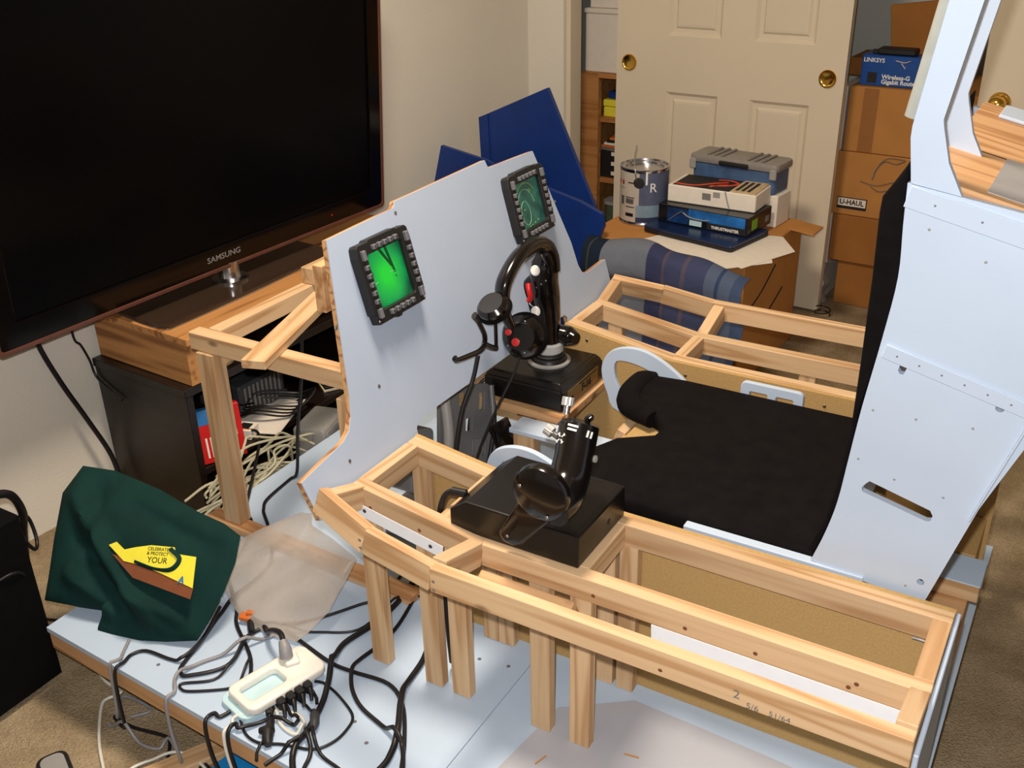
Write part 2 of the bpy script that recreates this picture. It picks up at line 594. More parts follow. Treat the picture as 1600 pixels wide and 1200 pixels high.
# ================================================================ THE ROOM (room frame: TV wall and closet wall)
with frame(ROOM):
    struct('floor', m_box(7.0, 7.4, 0.05), CARPET, T(0.4, 1.2, -0.025))
    struct('wall_left', m_box(0.1, 6.2, 2.5), WALLPAINT, T(-2.37, 0.55, 1.25))
    # closet wall: pier beside the corner, header over the opening
    struct('wall_back', m_prism([(-2.42, 0), (-2.155, 0), (-2.155, 2.1), (0.2, 2.1), (0.2, 0), (3.4, 0), (3.4, 2.5), (-2.42, 2.5)], 0.12), WALLPAINT, XZ(3.55))
    struct('wall_closet', m_box(3.4, 0.08, 2.5), CLOSETPAINT, T(-0.9, 4.34, 1.25))
    struct('wall_closet_side', m_box(0.08, 0.6, 2.5), CLOSETPAINT, T(-2.46, 3.99, 1.25))
    struct('wall_closet_end', m_box(0.08, 0.6, 2.5), CLOSETPAINT, T(0.3, 3.99, 1.25))
    struct('ceiling', m_box(7.0, 7.4, 0.05), CEILPAINT, T(0.4, 1.2, 2.475))

    def panel_door(name, label, x0, w, yfront, panels, mirror=False, h=2.03, t=0.035):
        d = struct(name, m_prism([(0, 0), (w, 0), (w, h), (0, h)], t - 0.002, [[(a, c), (b, c), (b, e), (a, e)] for a, b, c, e in panels]), DOORPAINT, T(x0, yfront, 0.012) @ XZ(0))
        for a, b, c, e in panels:
            bm = bmesh.new()
            def ring(ins, y):
                return [bm.verts.new((px, y, pz)) for px, pz in ((a + ins, c + ins), (b - ins, c + ins), (b - ins, e - ins), (a + ins, e - ins))]
            R = [ring(0, 0.0), ring(0.012, 0.011), ring(0.026, 0.012), ring(0.034, 0.005), ring(0.042, 0.004)]
            for p, q in zip(R, R[1:]):
                for i in range(4):
                    bm.faces.new((p[i], p[(i + 1) % 4], q[(i + 1) % 4], q[i]))
            bm.faces.new(R[-1])
            bk = ring(0, t - 0.004)
            for i in range(4):
                bm.faces.new((R[0][i], R[0][(i + 1) % 4], bk[(i + 1) % 4], bk[i]))
            bm.faces.new(bk)
            put('panel', mesh_from(bm, 'panel'), DOORPAINT, T(x0, yfront, 0.012), d)
        d['label'] = label
        return d

    PAN = [(0.218, 0.432, 0.12, 0.768), (0.559, 0.784, 0.12, 0.768), (0.218, 0.432, 0.975, 1.62), (0.559, 0.784, 0.975, 1.62), (0.218, 0.432, 1.72, 1.92), (0.559, 0.784, 1.72, 1.92)]
    d1 = panel_door('door_1', 'cream six-panel sliding closet door with two brass finger pulls', -1.985, 0.90, 3.672, PAN)
    cup = [(0.0, 0.0006), (0.018, 0.0007), (0.0255, 0.0022), (0.028, 0.0045), (0.0305, 0.0045), (0.0315, 0.003), (0.0315, 0.0)]
    for px in (-1.929, -1.145):
        lathe('finger_pull', cup, T(px, 3.671, 0.878) @ RX(90), BRASS, d1, 28)
    d2 = panel_door('door_2', 'cream panelled closet door with a round brass knob', -0.63, 0.78, 3.60, [(0.12, 0.34, 0.12, 0.72), (0.44, 0.66, 0.12, 0.72), (0.12, 0.34, 0.93, 1.58), (0.44, 0.66, 0.93, 1.58), (0.12, 0.34, 1.70, 1.90), (0.44, 0.66, 1.70, 1.90)])
    kn = lathe('door_knob', [(0.0, 0.062), (0.014, 0.060), (0.024, 0.052), (0.028, 0.042), (0.026, 0.032), (0.018, 0.024), (0.011, 0.019), (0.011, 0.010), (0.030, 0.008), (0.034, 0.003), (0.034, 0.0)], T(-0.565, 3.60, 0.862) @ RX(90), BRASS, d2, 32)
    struct('trim_1', m_box(0.02, 0.085, 2.1, 0.002), DOORPAINT, T(-2.145, 3.61, 1.05))

    # ------------------------------------------------ inside the closet
    bk = thing('bookcase', 'tan open bookcase standing inside the closet beside the sliding door', 'bookcase', (-2.2, 4.05, 0))
    boxr('side_panel', -2.222, -2.138, 3.80, 3.83, 0.0, 0.80, BEECH, bk)
    boxr('side_panel', -2.222, -2.20, 3.83, 4.25, 0.0, 0.80, BEECH, bk)
    boxr('side_panel', -1.60, -1.58, 3.80, 4.25, 0.0, 0.80, BEECH, bk)
    boxr('back_panel', -2.20, -1.60, 4.235, 4.25, 0.0, 0.80, BEECH, bk)
    for zz in (0.02, 0.345, 0.605, 0.79):
        boxr('shelf', -2.199, -1.601, 3.825 if zz < 0.7 else 3.80, 4.234, zz - 0.009, zz + 0.009, BEECH, bk)
    wb = thing('storage_box', 'white lidded storage box on top of the tan bookcase', 'box', (-2.05, 4.0, 0.80))
    boxr('body', -2.215, -1.65, 3.82, 4.2, 0.80, 1.03, PAPER, wb, 0.004)
    boxr('lid', -2.22, -1.645, 3.815, 4.205, 1.03, 1.05, PAPER, wb, 0.004)
    wb2 = thing('storage_box', 'upper white storage box stacked on another white box in the closet', 'box', (-2.05, 4.0, 1.05))
    boxr('body', -2.2, -1.66, 3.83, 4.2, 1.051, 1.30, PAPER, wb2, 0.004)
    boxr('lid', -2.205, -1.655, 3.825, 4.205, 1.30, 1.32, PAPER, wb2, 0.004)
    yb = thing('yellow_case', 'bright yellow flat case on the top shelf of the bookcase', 'case', (-2.05, 3.95, 0.614))
    boxr('body', -2.14, -1.9, 3.85, 4.1, 0.6145, 0.655, YELLOW, yb, 0.004)
    boxr('lid', -2.142, -1.898, 3.848, 4.102, 0.657, 0.685, YELLOW, yb, 0.004)
    box('clasp', (0.03, 0.006, 0.02), (-2.05, 3.846, 0.66), BLACKPRINT, yb)
    tag(boxr('book', -2.13, -1.92, 3.87, 4.08, 0.686, 0.715, NAVY, None, 0.004), 'dark navy book lying on the yellow case', 'book')
    kb = thing('mixed_box', 'dark patterned carton with orange flashes on the middle bookcase shelf', 'box', (-2.05, 3.95, 0.354))
    boxr('body', -2.15, -2.03, 3.85, 4.1, 0.3545, 0.47, BLACKMATTE, kb, 0.003)
    for i in range(5):
        box('dot', (0.016, 0.002, 0.016), (-2.128 + 0.022 * (i % 2) + 0.04, 3.849, 0.375 + 0.021 * i), PAPER, kb, bev=0.0)
    box('stripe', (0.018, 0.002, 0.10), (-2.045, 3.849, 0.41), REDPLASTIC, kb, bev=0.0)
    mg = thing('magazine_stack', 'untidy stack of orange and grey papers above the patterned carton', 'papers', (-2.07, 3.95, 0.47))
    for i, (mm, dz) in enumerate(((GREYPRINT, 0.0), (ORANGE, 0.012), (PAPER, 0.024), (BLACKMATTE, 0.036), (ORANGE, 0.048))):
        box('magazine', (0.13 - 0.008 * i, 0.2, 0.010), (-2.085 + 0.004 * i, 3.95, 0.476 + dz), mm, mg, RZ(4 * i - 8), bev=0.001)
    db = thing('toy_bin', 'dim green bin on the bottom bookcase shelf', 'bin', (-2.05, 3.95, 0.03))
    prism('body', rrect(-2.14, -1.92, 3.86, 4.1, 0.03), 0.2, T(0, 0, 0.03), plain('dull_green_plastic', S(70, 84, 60), 0.6), db)
    prism('rim', rrect(-2.145, -1.915, 3.855, 4.105, 0.03), 0.015, T(0, 0, 0.23), GREYPLASTIC, db)

    def carton(name, label, x0, x1, y0, y1, z0, z1, mat, tape=None, group=None):
        t = thing(name, label, 'box', ((x0 + x1) / 2, (y0 + y1) / 2, z0), group)
        boxr('body', x0, x1, y0, y1, z0, z1, mat, t, 0.003)
        if tape == 'v':
            w = (x1 - x0)
            boxr('tape', x0 + w * 0.12, x0 + w * 0.24, y0 - 0.0015, y0 + 0.001, z0 + 0.004, z1 - 0.004, TAPE, t, 0)
        return t
    carton('cardboard_box', 'bottom brown cardboard box of the tall closet stack on the carpet', -1.07, -0.66, 3.82, 4.25, 0.0, 0.178, CARDDARK)
    carton('cardboard_box', 'plain brown cardboard box just under the moving-company box', -1.105, -0.66, 3.80, 4.26, 0.18, 0.362, CARDDARK)
    uh = carton('moving_box', 'tan moving box printed with dark logo and drawing in the closet stack', -1.115, -0.62, 3.80, 4.26, 0.364, 0.602, CARDBOARD)
    lab = boxr('label_plate', -1.095, -0.985, 3.7975, 3.80, 0.389, 0.432, BLACKPRINT, uh, 0)
    boxr('label_field', -1.092, -0.988, 3.796, 3.798, 0.400, 0.429, PAPER, uh, 0)
    text('lettering', 'U-HAUL', 0.026, T(-1.04, 3.7955, 0.4145) @ RX(90), BLACKPRINT, uh, bold=0.0007, sx=0.95)
    for pts in ([(-1.02, 0.50), (-0.96, 0.49), (-0.90, 0.51), (-0.86, 0.50)], [(-0.98, 0.485), (-0.95, 0.47), (-0.91, 0.48)], [(-0.975, 0.51), (-0.965, 0.55), (-0.94, 0.58), (-0.90, 0.575), (-0.87, 0.59)], [(-0.96, 0.57), (-0.93, 0.595), (-0.87, 0.595)]):
        tube('drawing', [(x, 3.7995, z) for x, z in pts], 0.006, GREYPRINT, uh, 5, 4, flat=0.15)
    carton('cardboard_box', 'tan cardboard box with a strip of brown tape under the blue router box', -1.10, -0.66, 3.80, 4.22, 0.604, 0.838, CARDBOARD, 'v')
    lk = thing('router_box', 'blue product box with white lettering on top of a taped cardboard box', 'box', (-0.95, 3.9, 0.84))
    BLUECARD = plain('blue_printed_card', S(20, 74, 150), 0.4, var=0.05)
    boxr('body', -1.078, -0.80, 3.83, 3.92, 0.8395, 0.945, BLUECARD, lk, 0.002)
    text('lettering', 'LINKSYS', 0.020, T(-1.035, 3.8285, 0.927) @ RX(90), WHITEPRINT, lk, bold=0.0004)
    text('lettering', 'Wireless-G', 0.021, T(-1.002, 3.8285, 0.872) @ RX(90), WHITEPRINT, lk, align='LEFT', bold=0.0006)
    text('lettering', 'Gigabit Router', 0.021, T(-1.002, 3.8285, 0.855) @ RX(90), WHITEPRINT, lk, align='LEFT', bold=0.0006)
    boxr('picture', -1.052, -1.020, 3.827, 3.831, 0.85, 0.885, BLACKPRINT, lk, 0)
    tube('badge', [(-0.96, 3.829, 0.93), (-0.93, 3.829, 0.925), (-0.91, 3.829, 0.932)], 0.006, PAPER, lk, 6, 4, flat=0.3)
    tube('badge', [(-0.94, 3.829, 0.922), (-0.925, 3.829, 0.905)], 0.006, PAPER, lk, 6, 1, flat=0.3)
    ab = thing('power_adapter', 'black power adapter lying on top of the blue product box', 'adapter', (-0.95, 3.88, 0.946))
    boxr('body', -1.03, -0.90, 3.84, 3.90, 0.9465, 0.968, BLACKMATTE, ab, 0.004)
    boxr('plug', -1.052, -1.031, 3.85, 3.87, 0.947, 0.96, BLACKMATTE, ab, 0.002)
    tag(box('cardboard_sheet', (0.26, 0.02, 0.26), (-0.90, 4.0, 0.984), CARDDARK, None, RY(-8), 0.002), 'flattened brown cardboard leaning behind the blue router box', 'cardboard')
    tag(boxr('small_carton', -1.17, -1.085, 4.0, 4.2, 0.84, 0.905, CARDDARK, None, 0.002), 'small brown carton beside the blue router box in the closet', 'box')
    tag(boxr('white_board', -1.145, -1.115, 3.83, 4.2, 0.0, 0.83, PAPER, None, 0.002), 'narrow white board standing between door and cardboard box stack', 'board')
    tag(tube('twisted_strap', [(-1.10, 3.78, 0.17), (-1.105, 3.775, 0.13), (-1.09, 3.778, 0.09), (-1.105, 3.78, 0.05), (-1.09, 3.775, 0.01)], 0.012, GREYPRINT, None, 6, 6, flat=0.4), 'grey strap hanging in front of the bottom closet box', 'strap')
    tag(tube('wire_coil', [(-1.06 + 0.03 * math.cos(a * 0.7), 3.66 + 0.03 * math.sin(a * 0.7), 0.006 + 0.002 * a) for a in range(14)], 0.0025, RUBBER, None, 6, 4), 'thin black wire loop on the carpet before the closet boxes', 'wire')
# ================================================================ TV, RISER, CABINET (room frame)
with frame(ROOM):
    cb = thing('media_cabinet', 'low black-brown open media cabinet against the wall under the television', 'cabinet', (-2.12, 2.0, 0))
    CX0, CX1, CY0, CY1, CZ = -2.303, -1.94, 1.40, 2.80, 0.425
    boxr('side_panel', CX0, CX1, CY0, CY0 + 0.022, 0.0, CZ - 0.024, DARKWOOD, cb)
    boxr('side_panel', CX0, CX1, CY1 - 0.022, CY1, 0.0, CZ - 0.024, DARKWOOD, cb)
    boxr('top_panel', CX0, CX1 + 0.004, CY0 - 0.004, CY1 + 0.004, CZ - 0.023, CZ, DARKWOOD, cb)
    boxr('back_panel', CX0, CX0 + 0.008, CY0 + 0.023, CY1 - 0.023, 0.0, CZ - 0.024, DARKWOOD, cb)
    boxr('shelf', CX0 + 0.01, CX1 - 0.004, CY0 + 0.023, CY1 - 0.023, 0.165, 0.185, DARKWOOD, cb)
    boxr('bottom_panel', CX0 + 0.01, CX1 - 0.004, CY0 + 0.023, CY1 - 0.023, 0.0, 0.022, DARKWOOD, cb)
    boxr('divider', CX0 + 0.01, CX1 - 0.006, 2.28, 2.30, 0.022, CZ - 0.024, DARKWOOD, cb)

    rs = thing('tv_riser', 'worn wooden riser with chipped plank top between cabinet and television', 'riser', (-2.12, 1.9, CZ))
    board('side_board', (-2.30, 1.447, 0.482), (-1.935, 1.447, 0.482), 0.05, 0.112, OLDWOOD, rs)
    board('side_board', (-2.30, 2.36, 0.482), (-1.935, 2.36, 0.482), 0.05, 0.112, OLDWOOD, rs)
    board('top_plank', (-2.113, 1.416, 0.549), (-2.113, 2.42, 0.549), 0.385, 0.018, OLDWOOD, rs)

    tv = thing('television', 'large flat black television on a smoked glass stand', 'television', (-2.13, 1.745, 0.558))
    base = catmull([(-2.235, 1.44, 0), (-2.08, 1.425, 0), (-2.015, 1.435, 0), (-2.005, 1.47, 0), (-2.015, 1.75, 0), (-2.045, 2.02, 0), (-2.06, 2.06, 0), (-2.10, 2.075, 0), (-2.235, 2.075, 0), (-2.245, 2.05, 0), (-2.25, 1.75, 0), (-2.245, 1.46, 0)], 4, True)
    prism('stand_base', [(p.x, p.y) for p in base], 0.010, T(0, 0, 0.559), STANDGLASS, tv, bev=0.002)
    tube('stand_edge', [(p.x, p.y, 0.5605) for p in base], 0.0022, STEEL, tv, 6, 1, closed=True)
    lathe('stand_neck', [(0.034, 0.0), (0.03, 0.008), (0.028, 0.03), (0.028, 0.055)], T(-2.125, 1.745, 0.569), STEEL, tv, 28)
    lathe('neck_ring', [(0.05, 0.0), (0.05, 0.006), (0.036, 0.010), (0.034, 0.010)], T(-2.125, 1.745, 0.569), STEEL, tv, 28)
    with frame(T(-2.10, 1.713, 0.617) @ RY(4.6) @ RX(0.35)):
        W2, HH = 0.652, 0.80
        prism('housing', rrect(-W2, W2, 0, HH, 0.012), 0.05, YZ(-0.06), TVFRAME, tv, bev=0.004)
        prism('trim', rrect(-W2 - 0.006, W2 + 0.006, -0.007, HH + 0.006, 0.014), 0.012, YZ(-0.012), TVTRIM, tv, holes=[rrect(-W2 + 0.004, W2 - 0.004, 0.004, HH - 0.004, 0.01)], bev=0.002)
        prism('bezel', rrect(-W2 + 0.0045, W2 - 0.0045, 0.0045, HH - 0.0045, 0.010), 0.012, YZ(-0.014), TVFRAME, tv, holes=[[(-0.60, 0.062), (0.60, 0.062), (0.60, HH - 0.05), (-0.60, HH - 0.05)]], bev=0.0015)
        boxr('screen', -0.014, -0.008, -0.602, 0.602, 0.06, HH - 0.048, TVGLASS, tv, 0)
        text('lettering', 'SAMSUNG', 0.022, T(0.0, 0.0, 0.034) @ Matrix(((0, 0, 1, 0), (1, 0, 0, 0), (0, 1, 0, 0), (0, 0, 0, 1))), GREYPRINT, tv, bold=0.0003, sx=1.15)
        led, ln_, lb = new_mat('red_standby_light')
        lb.inputs['Base Color'].default_value = (0.3, 0, 0, 1)
        lb.inputs['Emission Color'].default_value = (1, 0.02, 0.01, 1)
        lb.inputs['Emission Strength'].default_value = 0.6
        lathe('standby_light', [(0.0, 0.001), (0.0018, 0.0006), (0.002, 0)], T(-0.0018, 0.42, 0.03) @ RY(90), led, tv, 10)

    # on the cabinet shelf
    rb = thing('software_box', 'red and blue printed carton leaning in the cabinet opening', 'box', (-1.93, 1.48, 0.19))
    with frame(T(-1.942, 1.484, 0.187) @ RZ(64) @ RX(-9)):
        boxr('body', -0.06, 0.06, -0.012, 0.012, 0.0, 0.145, REDPLASTIC, rb, 0.001)
        boxr('blue_band', -0.0605, 0.02, -0.0125, 0.0125, 0.105, 0.1455, BLUEPRINT, rb, 0.001)
        for k in range(4):
            boxr('print_line', -0.04 + 0.012 * k, -0.035 + 0.012 * k, -0.0132, -0.012, 0.015, 0.07, PAPER, rb, 0)
        boxr('print_mark', 0.035, 0.045, -0.0132, -0.012, 0.06, 0.075, PAPER, rb, 0)
    sp = thing('game_console', 'dark grey ribbed electronic box at the back of the cabinet shelf', 'device', (-2.15, 1.72, 0.186))
    boxr('body', -2.24, -2.06, 1.66, 1.83, 0.186, 0.285, KEYDARK, sp, 0.006)
    for k in range(9):
        boxr('rib', -2.0595, -2.056, 1.675 + 0.016 * k, 1.683 + 0.016 * k, 0.195, 0.278, GREYPRINT, sp, 0.001)
    tag(box('paper_sheet', (0.16, 0.22, 0.002), (-2.03, 1.72, 0.1865), PAPER, None, RZ(24), 0), 'white paper sheet lying on the cabinet shelf under thin cables', 'paper')
    ck = thing('game_case', 'flat black disc case with orange picture on the cabinet shelf', 'disc case', (-2.05, 1.99, 0.186))
    with frame(T(-2.03, 2.02, 0.186) @ RZ(-30)):
        boxr('lower_case', -0.10, 0.10, -0.075, 0.075, 0.0, 0.008, WHITEPLASTIC, ck, 0.001)
        boxr('upper_case', -0.10, 0.10, -0.072, 0.078, 0.0085, 0.016, BLACKMATTE, ck, 0.001)
        boxr('picture', -0.03, 0.07, -0.04, 0.05, 0.016, 0.0168, ORANGE, ck, 0)
        boxr('yellow_insert', -0.01, 0.099, -0.0755, -0.07, 0.001, 0.0075, YELLOW, ck, 0)
    cp = thing('camera_card_box', 'tiny white and orange carton beside the red software box', 'box', (-1.98, 1.6, 0.186))
    box('body', (0.05, 0.05, 0.028), (-1.985, 1.605, 0.2005), PAPER, cp, RZ(20), 0.001)
    box('label', (0.03, 0.03, 0.001), (-1.985, 1.605, 0.2152), BLACKMATTE, cp, RZ(20), 0)
    box('stripe', (0.051, 0.008, 0.029), (-1.985, 1.59, 0.2005), ORANGE, cp, RZ(20), 0)
    random.seed(3)
    for k in range(4):
        pts = []
        for j in range(9):
            a = j * 0.95 + k
            pts.append((-2.02 + 0.075 * math.cos(a) + 0.01 * k, 1.74 + 0.085 * math.sin(a * 1.1), 0.193 + 0.012 * k + 0.012 * (1 + math.sin(3 * a))))
        tag(tube('thin_cable', pts, 0.0028, RUBBER, None, 6, 6), 'thin black cable tangled over the paper on the cabinet shelf', 'cable', 'thin black cables on the cabinet shelf')
    sk = thing('desktop_speaker', 'small grey desktop speaker on the carpet between platform and cabinet', 'speaker', (-1.75, 1.83, 0.0))

# grey speaker on the deck behind the instrument panel, cream cables around it
with frame(T(-1.752, 1.865, 0.0) @ RZ(14)):
    prism('body', rrect(-0.05, 0.045, 0, 0.205, 0.012), 0.135, T(0, 0, 0) @ XZ(-0.067), GREYPLASTIC, sk, bev=0.006, smooth=40)
    prism('grille', rrect(-0.06, 0.06, 0.008, 0.196, 0.01), 0.007, Matrix(((0, 0, 1, 0.0445), (1, 0, 0, 0), (0, 1, 0, 0), (0, 0, 0, 1))), plain('speaker_cloth_grey', S(128, 126, 120), 0.9), sk, bev=0.002)
    box('badge', (0.002, 0.016, 0.008), (0.052, 0.03, 0.165), BLACKPRINT, sk, bev=0)

random.seed(11)
for k in range(16):
    pts = []
    x0, y0 = -1.775, 1.50 + 0.30 * random.random()
    ph = random.random() * 6.28
    nn = 7
    for j in range(nn):
        s = j / (nn - 1)
        pts.append((-1.762 + 0.035 * math.sin(ph + 5 * s + k) + 0.02 * random.uniform(-1, 1), 1.44 + 0.36 * s + 0.03 * math.sin(ph + 7 * s), 0.08 + 0.006 * k + 0.07 * abs(math.sin(ph + 3.2 * s)) * (0.3 + 0.7 * math.sin(math.pi * s))))
    if k % 4 == 0:
        pts[-1] = (-1.80, 1.78, 0.03)
    tag(tube('network_cable', pts, 0.0034, CREAMCABLE, None, 6, 5), 'cream network cable in the tangled heap before the media cabinet', 'cable', 'cream cables heaped before the cabinet')

# ================================================================ PLATFORM
ply = [(-1.69, 0.925), (-0.05, 0.845), (-0.05, 2.15), (-1.69, 2.15)]
pf = thing('platform', 'low wooden platform painted pale blue carrying the home-built cockpit', 'platform', (-0.87, 1.5, 0))
seam1, seam2 = 0.015, 0.0
XS = -0.765
yA = 0.925 - 0.0488 * (XS + 1.69)
prism('deck_sheet', [(-1.69, 0.925), (XS - 0.0008, yA), (XS - 0.0008, 2.15), (-1.69, 2.15)], 0.012, T(0, 0, 0.168), DECKPAINT, pf)
prism('deck_sheet', [(XS + 0.0008, yA), (-0.05, 0.845), (-0.05, 2.15), (XS + 0.0008, 2.15)], 0.012, T(0, 0, 0.168), DECKPAINT, pf)
board('edge_beam', (-1.688, 0.945, 0.1465), (-0.052, 0.865, 0.1465), 0.036, 0.042, PINE_RED, pf)
board('edge_beam', (-1.688, 2.13, 0.1465), (-0.052, 2.13, 0.1465), 0.036, 0.042, PINE_RED, pf)
board('end_beam', (-1.67, 0.966, 0.1465), (-1.67, 2.11, 0.1465), 0.036, 0.042, PINE_RED, pf)
board('end_beam', (-0.072, 0.886, 0.1465), (-0.072, 2.11, 0.1465), 0.036, 0.042, PINE_RED, pf)
for px, py in ((-1.60, 1.10), (-1.60, 2.05), (-0.9, 1.10), (-0.9, 2.05), (-0.15, 1.0), (-0.15, 2.05)):
    boxr('support_block', px - 0.03, px + 0.03, py - 0.03, py + 0.03, 0.0, 0.167, PINE_RED, pf)
for px, py in ((-1.51, 1.0), (-1.40, 0.96), (-1.15, 1.0), (-0.86, 1.28), (-0.80, 1.29), (-0.97, 1.03), (-0.92, 1.0)):
    lathe('screw_head', [(0.0, 0.0006), (0.0035, 0.0005), (0.004, 0)], T(px, py, 0.1801), KEYGREY, pf, 10)
# flat things under and on it
tag(box('plywood_strip', (0.30, 0.045, 0.018), (-1.30, 0.935, 0.009), PINE, None, RZ(62), 0.001), 'loose pale wood strip on the carpet beside the blue plastic tray', 'wood strip')
tag(box('blue_tray', (0.34, 0.20, 0.03), (-1.07, 0.96, 0.016), BLUEPANEL, None, RZ(-4), 0.003), 'bright blue plastic tray on the carpet under the platform edge', 'tray')
tag(prism('drop_sheet', [(-0.665, 1.24), (-0.55, 1.325), (-0.30, 1.315), (-0.12, 1.30), (-0.12, 0.90), (-0.70, 0.90), (-0.69, 1.05)], 0.0012, T(0, 0, 0.1803), plain('grey_plastic_sheet', S(176, 178, 186), 0.45, var=0.06, scale=8), None), 'thin grey drop sheet spread on the deck under the outer legs', 'sheet')
for px, py, rz in ((-0.632, 1.115, 72), (-0.50, 1.20, 10)):
    tag(box('wood_splinter', (0.026, 0.002, 0.002), (px, py, 0.1832), OLDWOOD, None, RZ(rz), 0), 'small wood splinter lying on the grey drop sheet', 'splinter', 'splinters on the drop sheet')
fb = thing('mouse', 'small black device with grey top on the carpet by the platform', 'device', (-1.50, 0.762, 0))
with frame(T(-1.50, 0.762, 0.0) @ RZ(-25)):
    prism('body', rrect(-0.06, 0.06, -0.03, 0.03, 0.02), 0.022, I4, BLACKMATTE, fb, bev=0.004)
    prism('top', rrect(-0.05, 0.05, -0.022, 0.022, 0.015), 0.003, T(0, 0, 0.022), GREYPLASTIC, fb)

# ================================================================ SUPPORT FRAME BEHIND THE PANEL
sf = thing('support_frame', 'bare pine support frame with upright post bracing the instrument panel', 'frame', (-1.60, 1.395, 0.18))
board('floor_runner', (-1.68, 1.385, 0.190), (-1.07, 1.365, 0.190), 0.042, 0.019, PINE_RED, sf)
board('upright_post', (-1.60, 1.39, 0.20), (-1.60, 1.39, 0.636), 0.048, 0.038, PINE, sf)
board('top_beam', (-1.645, 1.395, 0.657), (-1.092, 1.395, 0.657), 0.034, 0.040, PINE, sf)
board('cross_beam', (-1.605, 1.415, 0.657), (-1.605, 1.92, 0.657), 0.034, 0.040, PINE, sf)
board('diagonal_brace', (-1.385, 1.305, 0.687), (-1.50, 1.66, 0.687), 0.052, 0.019, PINE, sf)
board('gusset_block', (-1.60, 1.42, 0.60), (-1.55, 1.42, 0.645), 0.03, 0.03, PINE, sf)
board('ledger_block', (-1.60, 1.72, 0.698), (-1.60, 1.90, 0.698), 0.036, 0.04, PINE, sf)
board('panel_batten', (-1.118, 1.27, 0.60), (-1.118, 1.27, 0.70), 0.022, 0.04, PINE, sf)
board('upper_batten', (-1.185, 1.30, 0.885), (-1.185, 2.02, 0.885), 0.022, 0.09, PINE_RED, sf)
# ================================================================ INSTRUMENT PANEL
LEAN = 15.0
PANEL = T(-1.05, 0, 0.59) @ RY(-LEAN)        # local: Y across, Z up the panel, X towards the seat
ip = thing('instrument_panel', 'pale blue leaning plywood instrument panel with stepped outline', 'panel', (-1.05, 1.66, 0.18))
side_l = [(1.083, -0.03), (1.070, 0.050), (1.190, 0.068), (1.212, 0.080), (1.226, 0.100), (1.238, 0.135), (1.245, 0.165)]
out = side_l + [(1.300, 0.406), (1.494, 0.410), (1.502, 0.414), (1.506, 0.421), (1.832, 0.425), (1.838, 0.407), (2.029, 0.401), (2.104, 0.160), (2.112, 0.10), (2.122, 0.080), (2.140, 0.070), (2.249, 0.072), (2.252, -0.03),
                 (2.008, -0.03), (2.008, 0.002), (1.998, 0.012), (1.41, 0.016), (1.395, 0.014), (1.384, 0.004), (1.380, -0.03)]
